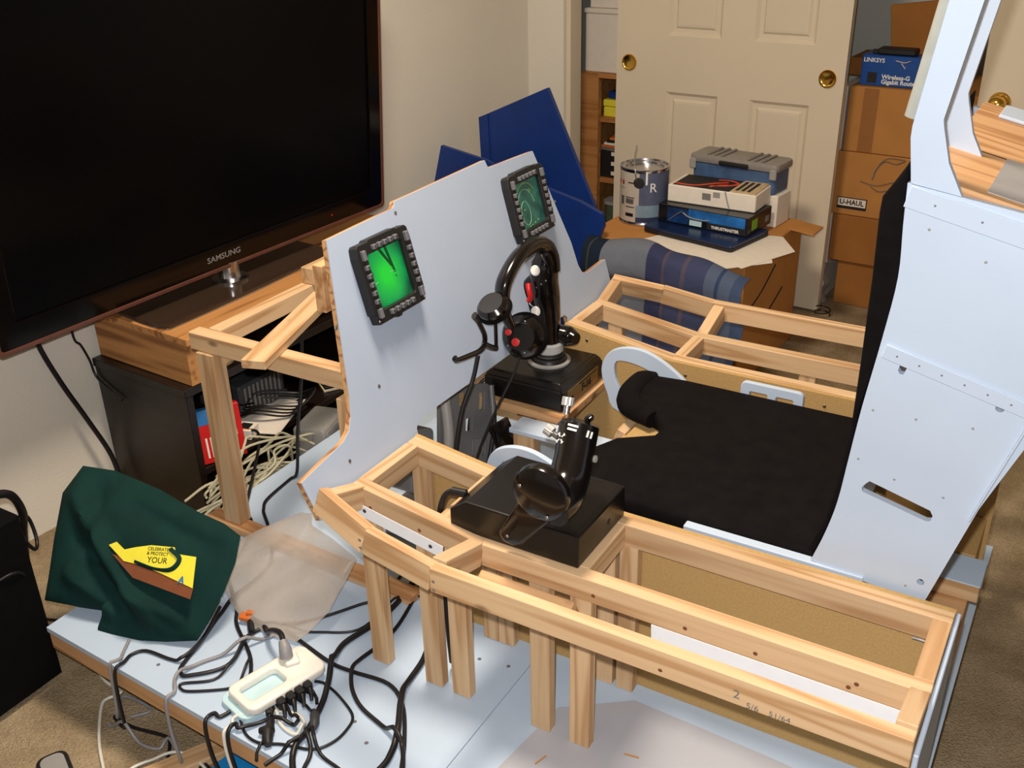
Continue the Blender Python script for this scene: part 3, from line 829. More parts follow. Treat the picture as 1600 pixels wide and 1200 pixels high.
with frame(PANEL):
    prism('panel_face', out, 0.002, YZ(-0.002), PANELPAINT, ip)
    prism('plywood_core', out, 0.010, YZ(-0.0121), PLY_EDGE, ip)
    for yy, zz in ((1.258, 0.258), (1.318, 0.120), (2.073, 0.27), (1.985, 0.10), (1.19, 0.03), (1.50, 0.40)):
        lathe('screw', [(0.0, 0.0012), (0.003, 0.0010), (0.0042, 0)], T(0, yy, zz) @ RY(90), STEEL, ip, 10)

    KEYM = m_box(0.010, 0.0092, 0.0092, 0.0012)
    KEYM.materials.append(KEYGREY)
    ROCK = m_box(0.010, 0.0092, 0.0185, 0.0012)
    ROCK.materials.append(KEYGREY)
    MARK = m_box(0.0006, 0.0045, 0.0045, 0)
    MARK.materials.append(KEYDARK)

    def screen_mat(name, green):
        m, nt, b = new_mat(name)
        N = nt.nodes.new
        tc = N('ShaderNodeTexCoord')
        b.inputs['Base Color'].default_value = (0.004, 0.02, 0.012, 1)
        b.inputs['Roughness'].default_value = 0.3
        n1 = N('ShaderNodeTexNoise'); n1.inputs['Scale'].default_value = 38; n1.inputs['Detail'].default_value = 5
        nt.links.new(tc.outputs['Object'], n1.inputs['Vector'])
        r = N('ShaderNodeValToRGB')
        if green:
            gr = N('ShaderNodeTexGradient'); gr.gradient_type = 'SPHERICAL'
            mp = N('ShaderNodeMapping'); mp.inputs['Scale'].default_value = (1, 16, 14); mp.inputs['Location'].default_value = (0, 0.08, -0.02)
            nt.links.new(tc.outputs['Object'], mp.inputs['Vector']); nt.links.new(mp.outputs[0], gr.inputs['Vector'])
            ad = N('ShaderNodeMath'); ad.operation = 'MULTIPLY_ADD'; ad.inputs[1].default_value = 0.3
            nt.links.new(n1.outputs['Fac'], ad.inputs[0]); nt.links.new(gr.outputs['Fac'], ad.inputs[2])
            nt.links.new(ad.outputs[0], r.inputs['Fac'])
            r.color_ramp.elements[0].color = (0.0, 0.035, 0.02, 1); r.color_ramp.elements[0].position = 0.08
            r.color_ramp.elements[1].color = (0.012, 0.62, 0.03, 1); r.color_ramp.elements[1].position = 0.95
            e = r.color_ramp.elements.new(0.42); e.color = (0.0, 0.30, 0.06, 1)
        else:
            nt.links.new(n1.outputs['Fac'], r.inputs['Fac'])
            r.color_ramp.elements[0].color = (0.004, 0.035, 0.028, 1); r.color_ramp.elements[0].position = 0.35
            r.color_ramp.elements[1].color = (0.02, 0.10, 0.07, 1); r.color_ramp.elements[1].position = 0.7
        nt.links.new(r.outputs['Color'], b.inputs['Emission Color'])
        b.inputs['Emission Strength'].default_value = 1.0
        return m
    SCR_G = screen_mat('green_camera_screen', True)
    SCR_R = screen_mat('dim_radar_screen', False)

    def emis(name, col, st):
        m, nt, b = new_mat(name)
        b.inputs['Base Color'].default_value = col
        b.inputs['Emission Color'].default_value = col
        b.inputs['Emission Strength'].default_value = st
        return m
    LINE = emis('pale_green_trace', S(110, 160, 120), 0.35)
    LINE_Y = emis('yellow_green_trace', S(130, 150, 60), 0.35)
    LINE_D = emis('dark_green_silhouette', S(4, 60, 30), 0.5)

    def mfd(cy, cz, label, kind):
        t = thing('flight_display', label, 'display', (0.0, cy, cz - 0.07), 'square displays on the instrument panel')
        w, h = 0.0785, 0.0745
        ol = [(-w, -h + 0.020), (-w + 0.004, -h + 0.018), (-w + 0.006, -h), (-0.02, -h), (-0.017, -h - 0.004), (-0.006, -h - 0.004), (-0.003, -h), (w - 0.006, -h), (w - 0.004, -h + 0.018), (w, -h + 0.020), (w, h - 0.022), (w - 0.003, h - 0.004), (w - 0.008, h), (0.045, h), (0.040, h + 0.003), (-0.040, h + 0.003), (-0.045, h), (-w + 0.008, h), (-w + 0.003, h - 0.004), (-w, h - 0.022)]
        hole = rrect(-0.0525, 0.0525, -0.0525, 0.0525, 0.006)
        with frame(T(0, cy, cz)):
            prism('bezel', ol, 0.020, YZ(0.0005), BLACKMATTE, t, holes=[hole], bev=0.0015)
            put('screen', m_box(0.004, 0.1045, 0.1045), SCR_G if kind == 'g' else SCR_R, T(0.009, 0, 0), t)
            for s in (-1, 1):
                for k in range(5):
                    p = -0.032 + 0.016 * k
                    for (a, b) in ((s * 0.0645, p), (p, s * 0.0620)):
                        o = put('button', KEYM, None, T(0.0225, a, b), t)
                        put('button_mark', MARK, None, T(0.0278, a, b), o)
                for q in (-1, 1):
                    put('rocker', ROCK, None, T(0.0225, s * 0.0645, q * 0.0545), t)
                lathe('corner_screw', [(0, 0.001), (0.002, 0.0008), (0.0025, 0)], T(0.0205, s * 0.071, -0.069) @ RY(90), STEEL, t, 8)
            X = 0.0112
            def poly(name, pts, r, mm, closed=False):
                tube(name, [(X, a, b) for a, b in pts], r, mm, t, 5, 4, closed)
            if kind == 'g':
                prism('silhouette', [(-0.012, 0.0515), (-0.004, 0.0515), (0.018, 0.012), (0.012, 0.012)], 0.0004, YZ(X), LINE_D, t)
                prism('silhouette', [(0.006, 0.0515), (0.013, 0.0515), (0.022, -0.001), (0.016, 0.0)], 0.0004, YZ(X), LINE_D, t)
                poly('trace', [(-0.047, 0.012), (-0.042, 0.016), (-0.043, 0.008), (-0.047, 0.012)], 0.0008, LINE_D)
                poly('trace', [(-0.046, -0.006), (-0.034, -0.004)], 0.0006, LINE)
                poly('trace', [(0.005, 0.004), (0.020, 0.002)], 0.0006, LINE)
                poly('trace', [(0.018, -0.006), (0.021, -0.010)], 0.001, LINE_D)
            else:
                poly('trace', [(-0.020 + 0.0 + 0.018 * math.cos(a), -0.018 + 0.027 * math.sin(a)) for a in [k * 0.524 for k in range(12)]], 0.0006, LINE, True)
                poly('trace', [(-0.012 + 0.036 * math.cos(a), -0.012 + 0.046 * math.sin(a)) for a in [k * 0.35 + 0.25 for k in range(10)]], 0.0006, LINE)
                poly('trace', [(-0.006 + 0.043 * math.cos(a), 0.005 + 0.042 * math.sin(a)) for a in [k * 0.3 + 0.5 for k in range(8)]], 0.0006, LINE_Y)
                poly('trace', [(0.012 + 0.004 * math.cos(a), 0.026 + 0.004 * math.sin(a)) for a in [k * 1.05 for k in range(6)]], 0.0006, LINE_Y, True)
                for a, b in ((-0.018, -0.05), (-0.008, -0.049), (0.005, -0.047), (0.02, -0.044), (-0.026, -0.01), (0.02, 0.0)):
                    poly('trace', [(a, b), (a + 0.005, b + 0.001)], 0.0008, LINE_Y)
        return t
    mfd(1.4195, 0.303, 'black push-button display glowing bright green on the instrument panel', 'g')
    mfd(1.9450, 0.299, 'black push-button display with dim radar rings on the instrument panel', 'r')

# ================================================================ SIDE CONSOLES
RW, RH = 0.027, 0.044
KX = -0.775


def console(near):
    if near:
        Y = lambda y: y
        t = thing('side_console', 'bare pine console frame with open bays under the throttle', 'console', (-0.55, 1.2, 0.18))
        inn, mid, outy = 1.352, 1.185, 1.0485
    else:
        t = thing('side_console', 'bare pine console frame between the seat and the blue bedding', 'console', (-0.55, 2.1, 0.18))
        inn, mid, outy = 2.007, 2.149, 2.2885
    s = 1 if near else -1                     # direction towards the seat
    H = RH / 2
    XF, XR = -1.045, -0.06
    zf, zr = 0.5885, 0.55

    def zt(x): return zr if x >= KX else zr + (zf - zr) * (KX - x) / (KX - XF)
    # rails, rear and front lengths
    for nm, yy in (('inner_rail', inn), ('middle_rail', mid)):
        board(nm, (XR, yy, zr - H), (KX, yy, zr - H), RW, RH, PINE, t)
        board(nm, (KX, yy, zr - H), (XF, yy, zf - H), RW, RH, PINE, t)
    # outer rail, tilted up
    oz = lambda x: 0.583 if x >= -0.785 else (0.583 + (0.602 - 0.583) * (-0.785 - x) / 0.135 if x >= -0.92 else 0.602 + 0.02 * (-0.92 - x) / 0.125)
    P = [(XR, outy, oz(XR)), (-0.785, outy, oz(-0.785)), (-0.92, outy + 0.008 * s, oz(-0.92)), (XF, outy + 0.042 * s, oz(XF))]
    for a, b in zip(P, P[1:]):
        board('outer_rail', (a[0], a[1], a[2] - H), (b[0], b[1], b[2] - H), 0.020, 0.046, PINE, t, roll=(0 if a[0] > -0.5 else 8 if a[0] > -0.9 else 19) * s)
    # cross pieces
    def cross(x, ya, za, yb, zb):
        board('cross_piece', (x, ya, za - H), (x, yb, zb - H), RW, RH, PINE, t)
    e = RW / 2
    for x in ([-0.074, -0.60, -0.86, -1.031] if near else [-0.074, -0.765, -1.031]):
        cross(x, inn - e * s, zt(x), mid + e * s, zt(x))
    for x in ([-0.074, -0.785, -1.031] if near else [-0.074, -0.765, -1.031]):
        ye = outy + ((0.042 - e * 0.9) * s if x < -1.0 else e * s)
        cross(x, mid - e * s, zt(x), ye, oz(x))
    # fibreboard inner wall
    yw = inn + (e + 0.0003) * s
    prism('side_wall', [(XR, 0.181), (XR, zr - 0.002), (KX, zr - 0.002), (XF, zf - 0.002), (XF, 0.181)], 0.011 if near else -0.011, XZ(yw), MDF, t)
    # legs under the middle rail and under the inner rail
    zb = 0.181
    if near:
        for x in (-1.022, -0.897, -0.836, -0.668, -0.591):
            board('leg', (x, mid + 0.004, zb), (x, mid + 0.004, zt(x) - RH - 0.0005), 0.038, 0.022, PINE, t)
        for x in (-1.02, -0.87, -0.835, -0.622, -0.58):
            board('leg', (x, inn - 0.001, zb), (x, inn - 0.001, zt(x) - RH - 0.0005), 0.034, 0.022, PINE, t)
        board('brace', (-0.765, 1.160, 0.490), (-0.590, 1.160, 0.490), 0.014, 0.042, PINE_RED, t, roll=30)
        prism('white_strip', [(-1.028, 0.553), (-0.849, 0.521), (-0.851, 0.496), (-1.030, 0.528)], 0.002, XZ(1.1665), STRIPWHITE, t)
        prism('white_strip', [(-0.463, 0.509), (-0.079, 0.509), (-0.081, 0.474), (-0.461, 0.470)], 0.002, XZ(1.1665), STRIPWHITE, t)
        for x, z in ((-1.015, 0.541), (-0.875, 0.513), (-0.087, 0.490)):
            lathe('rivet', [(0, 0.0012), (0.0035, 0.0008), (0.004, 0)], T(x, 1.1664, z) @ RX(90), KEYDARK, t, 10)
        for x, z in ((-1.005, 0.548), (-0.90, 0.535), (-0.565, 0.522), (-0.41, 0.520), (-0.30, 0.518), (-0.155, 0.525), (-0.165, 0.515)):
            lathe('screw', [(0, 0.0006), (0.003, 0.0006), (0.0036, 0)], T(x, mid - e - 0.0003, z) @ RX(90), BROWNPRINT, t, 10)
        for x, z in ((-0.778, 0.560), (-0.778, 0.543), (-0.925, 0.585), (-0.925, 0.570), (-0.395, 0.55)):
            lathe('screw', [(0, 0.0006), (0.0028, 0.0006), (0.0034, 0)], T(x, outy - 0.0106 + (0.006 if x < -0.9 else 0), z) @ RX(98), STEEL if x < -0.5 else BROWNPRINT, t, 10)
        # pencilled sums on the outer rail
        for px, tx, sz in ((-0.285, '2', 0.02), (-0.262, '5/6', 0.014), (-0.225, '51/64', 0.013)):
            text('pencil_mark', tx, sz, T(px, outy - 0.0106, 0.556 - 0.012 * (px > -0.28)) @ RX(90), GREYPRINT, t, depth=0.0002)
        tube('wire_tie', [(-0.088, 1.3345, 0.506), (-0.098, 1.334, 0.507), (-0.11, 1.334, 0.5065)], 0.0022, STEEL, t, 6, 4)
    else:
        for x in (-0.985, -0.50, -0.10):
            board('leg', (x, mid, zb), (x, mid, zt(x) - RH - 0.0005), 0.038, 0.022, PINE, t)
            board('leg', (x, inn + 0.001, zb), (x, inn + 0.001, zt(x) - RH - 0.0005), 0.034, 0.022, PINE, t)
        for x, z in ((-0.985, 0.555), (-0.735, 0.520), (-0.715, 0.500), (-0.42, 0.52)):
            lathe('screw', [(0, 0.0012), (0.003, 0.001), (0.004, 0)], T(x, yw - 0.0113, z) @ RX(90), STEEL, t, 10)
        prism('outer_skirt', [(-0.42, 0.181), (-0.09, 0.181), (-0.09, 0.31), (-0.47, 0.31)], 0.01, XZ(2.17), DECKPAINT, t)
    return t


console(True)
console(False)
# ================================================================ THROTTLE
th = thing('throttle_controller', 'glossy black flight throttle with silver knobs on the pine console', 'throttle', (-0.72, 1.27, 0.551))
X0, X1, Y0, Y1, Z0, Z1 = -0.845, -0.600, 1.187, 1.362, 0.5508, 0.612
prism('base', [(X0, Z0), (X1, Z0), (X1, Z1 - 0.002), (-0.612, Z1), (-0.812, Z1), (X0, Z1 - 0.024)], Y1 - Y0, XZ(Y0), BLACKPAINT, th, bev=0.003)
lathe('port', [(0.0, 0.0005), (0.005, 0.0005), (0.006, 0.0)], T(-0.5997, 1.30, 0.575) @ RY(90), BLACKMATTE, th, 12)
# lever arm with its round shoulder
aY = 1.158
prism('lever_arm', [(-0.735, 0.592), (-0.724, 0.577), (-0.706, 0.574), (-0.690, 0.582), (-0.640, 0.640), (-0.655, 0.68), (-0.690, 0.675)], 0.022, XZ(aY + 0.003), BLACKPLASTIC, th, bev=0.006, smooth=50)
lathe('shoulder_disc', [(0.0, 0.014), (0.036, 0.013), (0.046, 0.008), (0.049, 0.0), (0.047, -0.010), (0.0, -0.010)], T(-0.657, aY + 0.012, 0.688) @ RX(90), BLACKPLASTIC, th, 40)
for dx, dz in ((-0.03, 0.012), (0.018, -0.032), (-0.058, -0.095)):
    lathe('screw', [(0, 0.0015), (0.002, 0.001), (0.003, 0)], T(-0.657 + dx, aY - (0.003 if dz > -0.05 else -0.002), 0.688 + dz) @ RX(90), STEEL, th, 8)
# grip reaching inboard and slightly up
grip = [(-0.646, 1.178, 0.660), (-0.643, 1.205, 0.664), (-0.644, 1.235, 0.678), (-0.648, 1.262, 0.705), (-0.653, 1.282, 0.727), (-0.657, 1.296, 0.744), (-0.658, 1.302, 0.752)]
tube('grip', grip, 0.03, BLACKPLASTIC, th, 24, 5, radii=[0.036, 0.036, 0.034, 0.032, 0.033, 0.034, 0.020])
def knob(name, c, d, r, h, mat, ribs=True):
    zq = Vector(d).normalized()
    q = Vector((0, 0, 1)).rotation_difference(zq).to_matrix().to_4x4()
    lathe(name + '_stem', [(r * 0.5, -0.012), (r * 0.5, 0.002)], T(c) @ q, STEEL, th, 14)
    n = 28
    ol = [((r if i % 2 else r * 0.9) * math.cos(2 * math.pi * i / n), (r if i % 2 else r * 0.9) * math.sin(2 * math.pi * i / n)) for i in range(n)]
    prism(name, ol, h, T(c) @ q @ T(0, 0, 0.002), mat, th, bev=0.0006)
knob('antenna_knob', (-0.680, 1.300, 0.772), (-0.10, 0.50, 0.86), 0.0105, 0.014, ALU)
knob('range_knob', (-0.700, 1.290, 0.722), (-0.9, 0.1, 0.35), 0.010, 0.014, ALU)
lathe('dogfight_switch', [(0.006, 0), (0.006, 0.010), (0.003, 0.014), (0, 0.014)], T(-0.645, 1.302, 0.756) @ RY(45), BLACKPLASTIC, th, 12)
lathe('thumb_button', [(0.004, 0), (0.004, 0.006), (0, 0.008)], T(-0.637, 1.296, 0.748) @ RY(70), BRASS, th, 10)
lathe('thumb_button', [(0.006, 0), (0.006, 0.004), (0, 0.006)], T(-0.618, 1.275, 0.705) @ RY(80), GREYPLASTIC, th, 10)
gu = Vector((1, 0, 0)); gv = Vector((0.0, 0.62, 0.78)); gn = gu.cross(gv)
GM = Matrix(((gu.x, gv.x, gn.x, 0), (gu.y, gv.y, gn.y, 0), (gu.z, gv.z, gn.z, 0), (0, 0, 0, 1)))
with frame(T(-0.653, 1.280, 0.725) @ GM):
    for ang, dy, w, h in ((3, 0.020, 0.018, 0.0035), (3, 0.0135, 0.016, 0.0035), (48, 0.014, 0.0032, 0.011), (60, 0.014, 0.0032, 0.011)):
        with frame(RY(ang)):
            box('print', (w, h, 0.0012), (0.0, dy, 0.0340), WHITEPRINT, th, bev=0)
    with frame(RY(-26)):
        for a in range(4):
            with frame(T(0, -0.004, 0.0336) @ RZ(45 + 90 * a)):
                box('print', (0.006, 0.0016, 0.0014), (0.006, 0, 0), WHITEPRINT, th, bev=0)
                box('print', (0.0016, 0.0045, 0.0014), (0.0095, 0, 0), WHITEPRINT, th, bev=0)
tube('cable', [(-0.842, 1.235, 0.592), (-0.86, 1.232, 0.594), (-0.878, 1.225, 0.585), (-0.884, 1.215, 0.56), (-0.884, 1.212, 0.53), (-0.885, 1.21, 0.42), (-0.89, 1.23, 0.2)], 0.0055, RUBBER, th, 10, 6)
tube('strain_relief', [(-0.842, 1.235, 0.592), (-0.868, 1.231, 0.592)], 0.008, RUBBER, th, 10, 1)

# ================================================================ STICK
sb = thing('stick_shelf', 'pine-edged fibreboard shelf holding the flight stick before the seat', 'shelf', (-1.03, 1.86, 0.181))
boxr('shelf_board', -1.14, -0.945, 1.775, 1.980, 0.452, 0.470, MDF, sb)
board('edge_strip', (-1.145, 1.765, 0.459), (-0.932, 1.765, 0.459), 0.019, 0.020, PINE_RED, sb)
board('edge_strip', (-0.936, 1.775, 0.459), (-0.936, 1.980, 0.459), 0.019, 0.020, PINE_RED, sb)
board('shelf_post', (-1.105, 1.90, 0.181), (-1.105, 1.90, 0.451), 0.04, 0.03, PINE, sb)
for yy in (1.86, 1.92):
    lathe('screw', [(0, 0.001), (0.003, 0.0008), (0.0035, 0)], T(-0.9262, yy, 0.459) @ RY(90), STEEL, sb, 8)

js = thing('flight_stick', 'black flight stick with red trigger on a square black base', 'joystick', (-1.04, 1.87, 0.4705))
bm = bmesh.new()
lo = [(-1.142, 1.770), (-0.938, 1.770), (-0.938, 1.974), (-1.142, 1.974)]
hi = [(-1.128, 1.782), (-0.952, 1.782), (-0.952, 1.964), (-1.128, 1.964)]
v1 = [bm.verts.new((x, y, 0.4705)) for x, y in lo]
v2 = [bm.verts.new((x, y, 0.522)) for x, y in lo]
v3 = [bm.verts.new((x, y, 0.536)) for x, y in hi]
bm.faces.new(v1); bm.faces.new(v3)
for a, b in ((v1, v2), (v2, v3)):
    for i in range(4):
        bm.faces.new((a[i], a[(i + 1) % 4], b[(i + 1) % 4], b[i]))
bmesh.ops.bevel(bm, geom=bm.edges[:], offset=0.004, segments=2, affect='EDGES')
put('base', mesh_from(bm, 'base', 35), BLACKPAINT, I4, js)
GOLD = plain('gold_foil_label', S(140, 110, 62), 0.4, 0.4, var=0.12)
pl = boxr('name_plate', -0.9382, -0.9368, 1.795, 1.945, 0.478, 0.515, GOLD, js, 0)
YZF = Matrix(((0, 0, 1, 0), (1, 0, 0, 0), (0, 1, 0, 0), (0, 0, 0, 1)))
text('lettering', 'F-16', 0.026, T(-0.9364, 1.885, 0.494) @ YZF, BLACKPRINT, js, bold=0.0008)
boxr('print_line', -0.9372, -0.9362, 1.85, 1.935, 0.509, 0.512, BLACKPRINT, js, 0)
lathe('print_dot', [(0, 0.0004), (0.006, 0.0004), (0.006, 0)], T(-0.9366, 1.815, 0.490) @ RY(90), BLACKPRINT, js, 12)
SX, SY = -1.030, 1.878
lathe('base_ring', [(0.034, 0.0), (0.050, 0.001), (0.050, 0.005), (0.044, 0.007), (0.034, 0.007)], T(SX, SY, 0.5355), GREYPLASTIC, js, 40)
lathe('gaiter', [(0.043, 0.0), (0.040, 0.008), (0.036, 0.010), (0.037, 0.016), (0.031, 0.020), (0.0, 0.020)], T(SX, SY, 0.541), RUBBER, js, 32)
lathe('collar', [(0.0, -0.002), (0.028, -0.002), (0.033, 0.004), (0.033, 0.022), (0.030, 0.026), (0.0, 0.026)], T(SX, SY, 0.561), plain('ribbed_grey_collar', S(186, 186, 184), 0.4, var=0.06, scale=60), js, 36)
tube('grip', [(SX, SY, 0.585), (SX, SY, 0.62), (SX - 0.002, SY, 0.66), (SX - 0.008, SY, 0.70), (SX - 0.012, SY, 0.74), (SX - 0.008, SY, 0.775), (SX - 0.010, SY, 0.80)], 0.03, BLACKPLASTIC, js, 24, 5, radii=[0.027, 0.026, 0.028, 0.032, 0.032, 0.031, 0.018])
tube('palm_rest', [(SX + 0.01, SY + 0.01, 0.605), (SX + 0.04, SY + 0.02, 0.598), (SX + 0.062, SY + 0.015, 0.598)], 0.02, BLACKPLASTIC, js, 16, 5, radii=[0.02, 0.024, 0.014])
tube('trigger_guard', [(SX - 0.028, SY, 0.735), (SX - 0.052, SY - 0.01, 0.715), (SX - 0.050, SY - 0.01, 0.68), (SX - 0.03, SY, 0.655)], 0.012, BLACKPLASTIC, js, 12, 5, radii=[0.018, 0.010, 0.010, 0.02])
tube('trigger', [(SX - 0.030, SY - 0.040, 0.735), (SX - 0.026, SY - 0.044, 0.722), (SX - 0.022, SY - 0.044, 0.705), (SX - 0.028, SY - 0.042, 0.695)], 0.0065, REDPLASTIC, js, 10, 5)
for px, py, pz, r in ((SX - 0.016, SY - 0.033, 0.668, 0.012), (SX - 0.016, SY - 0.033, 0.765, 0.012)):
    lathe('side_button', [(0, 0.004), (r * 0.8, 0.003), (r, 0)], T(px, py, pz) @ RX(76) @ RZ(0), WHITEPLASTIC, js, 20)
lathe('hat_switch', [(0, 0.012), (0.006, 0.011), (0.007, 0.005), (0.005, 0.0)], T(SX + 0.004, SY - 0.022, 0.770) @ RX(70), BLACKMATTE, js, 14)
for k in range(3):
    lathe('screw', [(0, 0.0012), (0.002, 0.0008), (0.0026, 0)], T(SX + 0.01 - 0.012 * k, SY - 0.031, 0.745 - 0.01 * k) @ RX(85), STEEL, js, 8)
tube('cable', [(-1.142, 1.83, 0.485), (-1.17, 1.80, 0.48), (-1.185, 1.77, 0.40), (-1.19, 1.75, 0.25), (-1.20, 1.72, 0.19), (-1.30, 1.66, 0.186)], 0.004, RUBBER, js, 8, 6)

# ================================================================ HEADSET hung over the stick
hs = thing('headset', 'black headset with red badges hung over the flight stick', 'headset', (-1.08, 1.83, 0.55))
CLOTHB = BLACKMATTE
ax, ay, az = SX - 0.045, SY - 0.06, 0.715
band = [(-1.020, 1.690, 0.700), (-1.025, 1.679, 0.728), (-1.025, 1.670, 0.761), (-1.025, 1.674, 0.792), (-1.025, 1.700, 0.817), (-1.025, 1.735, 0.834), (-1.025, 1.772, 0.840), (-1.025, 1.814, 0.838), (-1.022, 1.848, 0.822), (-1.015, 1.862, 0.792), (-1.012, 1.866, 0.762)]
tube('headband', band, 0.012, BLACKPLASTIC, hs, 12, 5, radii=[0.011, 0.014, 0.0165, 0.0165, 0.016, 0.014, 0.011], flat=1.45)
ec = (-1.012, 1.728, 0.660)
lathe('ear_cup', [(0.0, 0.020), (0.030, 0.020), (0.040, 0.012), (0.046, 0.0), (0.044, -0.012), (0.0, -0.012)], T(ec) @ RZ(16) @ RX(70), BLACKPLASTIC, hs, 36)
lathe('ear_pad', [(0.03, -0.012), (0.048, -0.013), (0.052, -0.022), (0.046, -0.032), (0.026, -0.032)], T(ec) @ RZ(16) @ RX(70), BLACKCLOTH, hs, 36)
for dx, dz, r in ((-0.010, -0.012, 0.009), (-0.027, 0.008, 0.007)):
    lathe('red_badge', [(0, 0.0225), (r, 0.0215), (r, 0.019)], T(ec) @ RZ(16) @ RX(70) @ T(dx, dz, 0), REDPLASTIC, hs, 20)
e2 = (-1.025, 1.632, 0.762)
lathe('ear_cup', [(0.0, 0.012), (0.026, 0.012), (0.034, 0.004), (0.034, -0.006), (0.0, -0.010)], T(e2) @ RZ(-10) @ RX(34), BLACKPLASTIC, hs, 32)
lathe('ear_pad', [(0.02, -0.006), (0.036, -0.006), (0.038, -0.013), (0.030, -0.018), (0.0, -0.018)], T(e2) @ RZ(-10) @ RX(34), BLACKCLOTH, hs, 32)
for k in range(4):
    lathe('screw', [(0, 0.0012), (0.002, 0.0008), (0.0026, 0)], T(ec) @ RZ(16) @ RX(70) @ T(0.034 * math.cos(1.2 * k + 1.4), 0.034 * math.sin(1.2 * k + 1.4), 0.016), STEEL, hs, 8)
tube('slider_bar', [(-1.025, 1.640, 0.752), (-1.025, 1.640, 0.664)], 0.004, BLACKPLASTIC, hs, 8, 1)
tube('fork_arm', [(-1.025, 1.642, 0.664), (-1.025, 1.622, 0.674), (-1.025, 1.595, 0.692)], 0.0045, BLACKPLASTIC, hs, 8, 4, flat=1.4)
tube('fork_arm', [(-1.025, 1.562, 0.768), (-1.025, 1.572, 0.755), (-1.025, 1.586, 0.732), (-1.025, 1.597, 0.710), (-1.025, 1.593, 0.690), (-1.025, 1.573, 0.685), (-1.025, 1.542, 0.689), (-1.025, 1.507, 0.695), (-1.025, 1.492, 0.699), (-1.025, 1.486, 0.706)], 0.0045, BLACKPLASTIC, hs, 8, 5, radii=[0.006, 0.0045, 0.0045, 0.005, 0.0045, 0.0045, 0.004, 0.005], flat=1.4)
tube('cable', [(ec[0], ec[1] - 0.01, 0.625), (-1.02, 1.70, 0.58), (-1.045, 1.66, 0.50), (-1.07, 1.62, 0.40), (-1.08, 1.58, 0.28), (-1.07, 1.54, 0.19), (-1.06, 1.50, 0.186)], 0.003, RUBBER, hs, 8, 6)

# ================================================================ PEDALS
pd = thing('rudder_pedals', 'smoky grey plastic rudder pedal unit on the deck behind the panel', 'pedals', (-1.17, 1.66, 0.181))
with frame(T(-1.135, 1.665, 0.425) @ RZ(-14) @ RY(-12) @ RX(-14)):
    prism('pedal_plate', rrect(-0.078, 0.078, -0.115, 0.105, 0.02), 0.010, YZ(0), PEDALGREY, pd, holes=[rrect(-0.02, 0.0, 0.06, 0.09, 0.004), rrect(0.04, 0.055, 0.045, 0.085, 0.004), rrect(0.0, 0.018, 0.0, 0.03, 0.004), rrect(0.02, 0.027, -0.06, -0.02, 0.002), rrect(0.035, 0.042, -0.06, -0.02, 0.002), rrect(0.05, 0.057, -0.06, -0.02, 0.002), rrect(-0.02, 0.01, -0.10, -0.085, 0.003)], bev=0.002)
    tube('side_rib', [(0.014, -0.068, -0.11), (0.03, -0.068, 0.0), (0.014, -0.068, 0.10)], 0.012, GREYPLASTIC, pd, 10, 6)
    tube('side_rib', [(0.014, 0.072, -0.11), (0.024, 0.072, 0.0), (0.014, 0.072, 0.10)], 0.007, PEDALGREY, pd, 10, 6)
    prism('heel_box', rrect(-0.15, -0.085, -0.12, 0.02, 0.012), 0.09, YZ(-0.09), PEDALGREY, pd, bev=0.004)
boxr('pedal_base', -1.28, -1.12, 1.53, 1.78, 0.181, 0.25, PEDALGREY, pd, 0.008)
tube('pedal_arm', [(-1.17, 1.66, 0.245), (-1.16, 1.66, 0.33)], 0.02, PEDALGREY, pd, 10, 1)

for n, pts, lb_ in (('stick_cable', [(-1.045, 1.60, 0.66), (-1.05, 1.585, 0.61), (-1.06, 1.555, 0.55), (-1.06, 1.525, 0.47), (-1.06, 1.50, 0.36), (-1.06, 1.48, 0.20), (-1.05, 1.45, 0.186)], 'thick black cable dropping from the headset past the pedals to the deck'),
                    ('stick_cable', [(-1.125, 1.762, 0.485), (-1.10, 1.745, 0.46), (-1.08, 1.70, 0.40), (-1.06, 1.62, 0.30), (-1.03, 1.54, 0.19), (-1.01, 1.48, 0.186)], 'black cable dropping from the stick shelf between pedals and seat'),):
    tag(tube(n, pts, 0.005, RUBBER, None, 8, 6), lb_, 'cable')
# ================================================================ SEAT
st = thing('ejection_seat', 'pale blue home-built ejection seat with tall side panels', 'seat', (-0.30, 1.66, 0.181))
SY0, SY1 = 1.388, 1.935
slot_o = [(-0.219, 0.716), (-0.214, 0.722), (-0.124, 0.698), (-0.119, 0.690), (-0.121, 0.680), (-0.127, 0.678), (-0.222, 0.701), (-0.224, 0.708)]
hole1 = [(-0.194, 0.929), (-0.189, 0.928), (-0.187, 0.921), (-0.192, 0.905), (-0.197, 0.905), (-0.200, 0.910), (-0.197, 0.925)]
edge = [(p.x, p.y) for p in catmull([(-0.226, 1.176, 0), (-0.2235, 1.12, 0), (-0.2195, 1.046, 0), (-0.2275, 0.955, 0), (-0.241, 0.84, 0), (-0.249, 0.75, 0), (-0.256, 0.672, 0), (-0.268, 0.61, 0), (-0.284, 0.552, 0)], 4)]
lower = [(-0.109, 0.530), (-0.061, 0.72), (-0.047, 0.760), (0.06, 1.06), (0.05, 1.135)] + edge
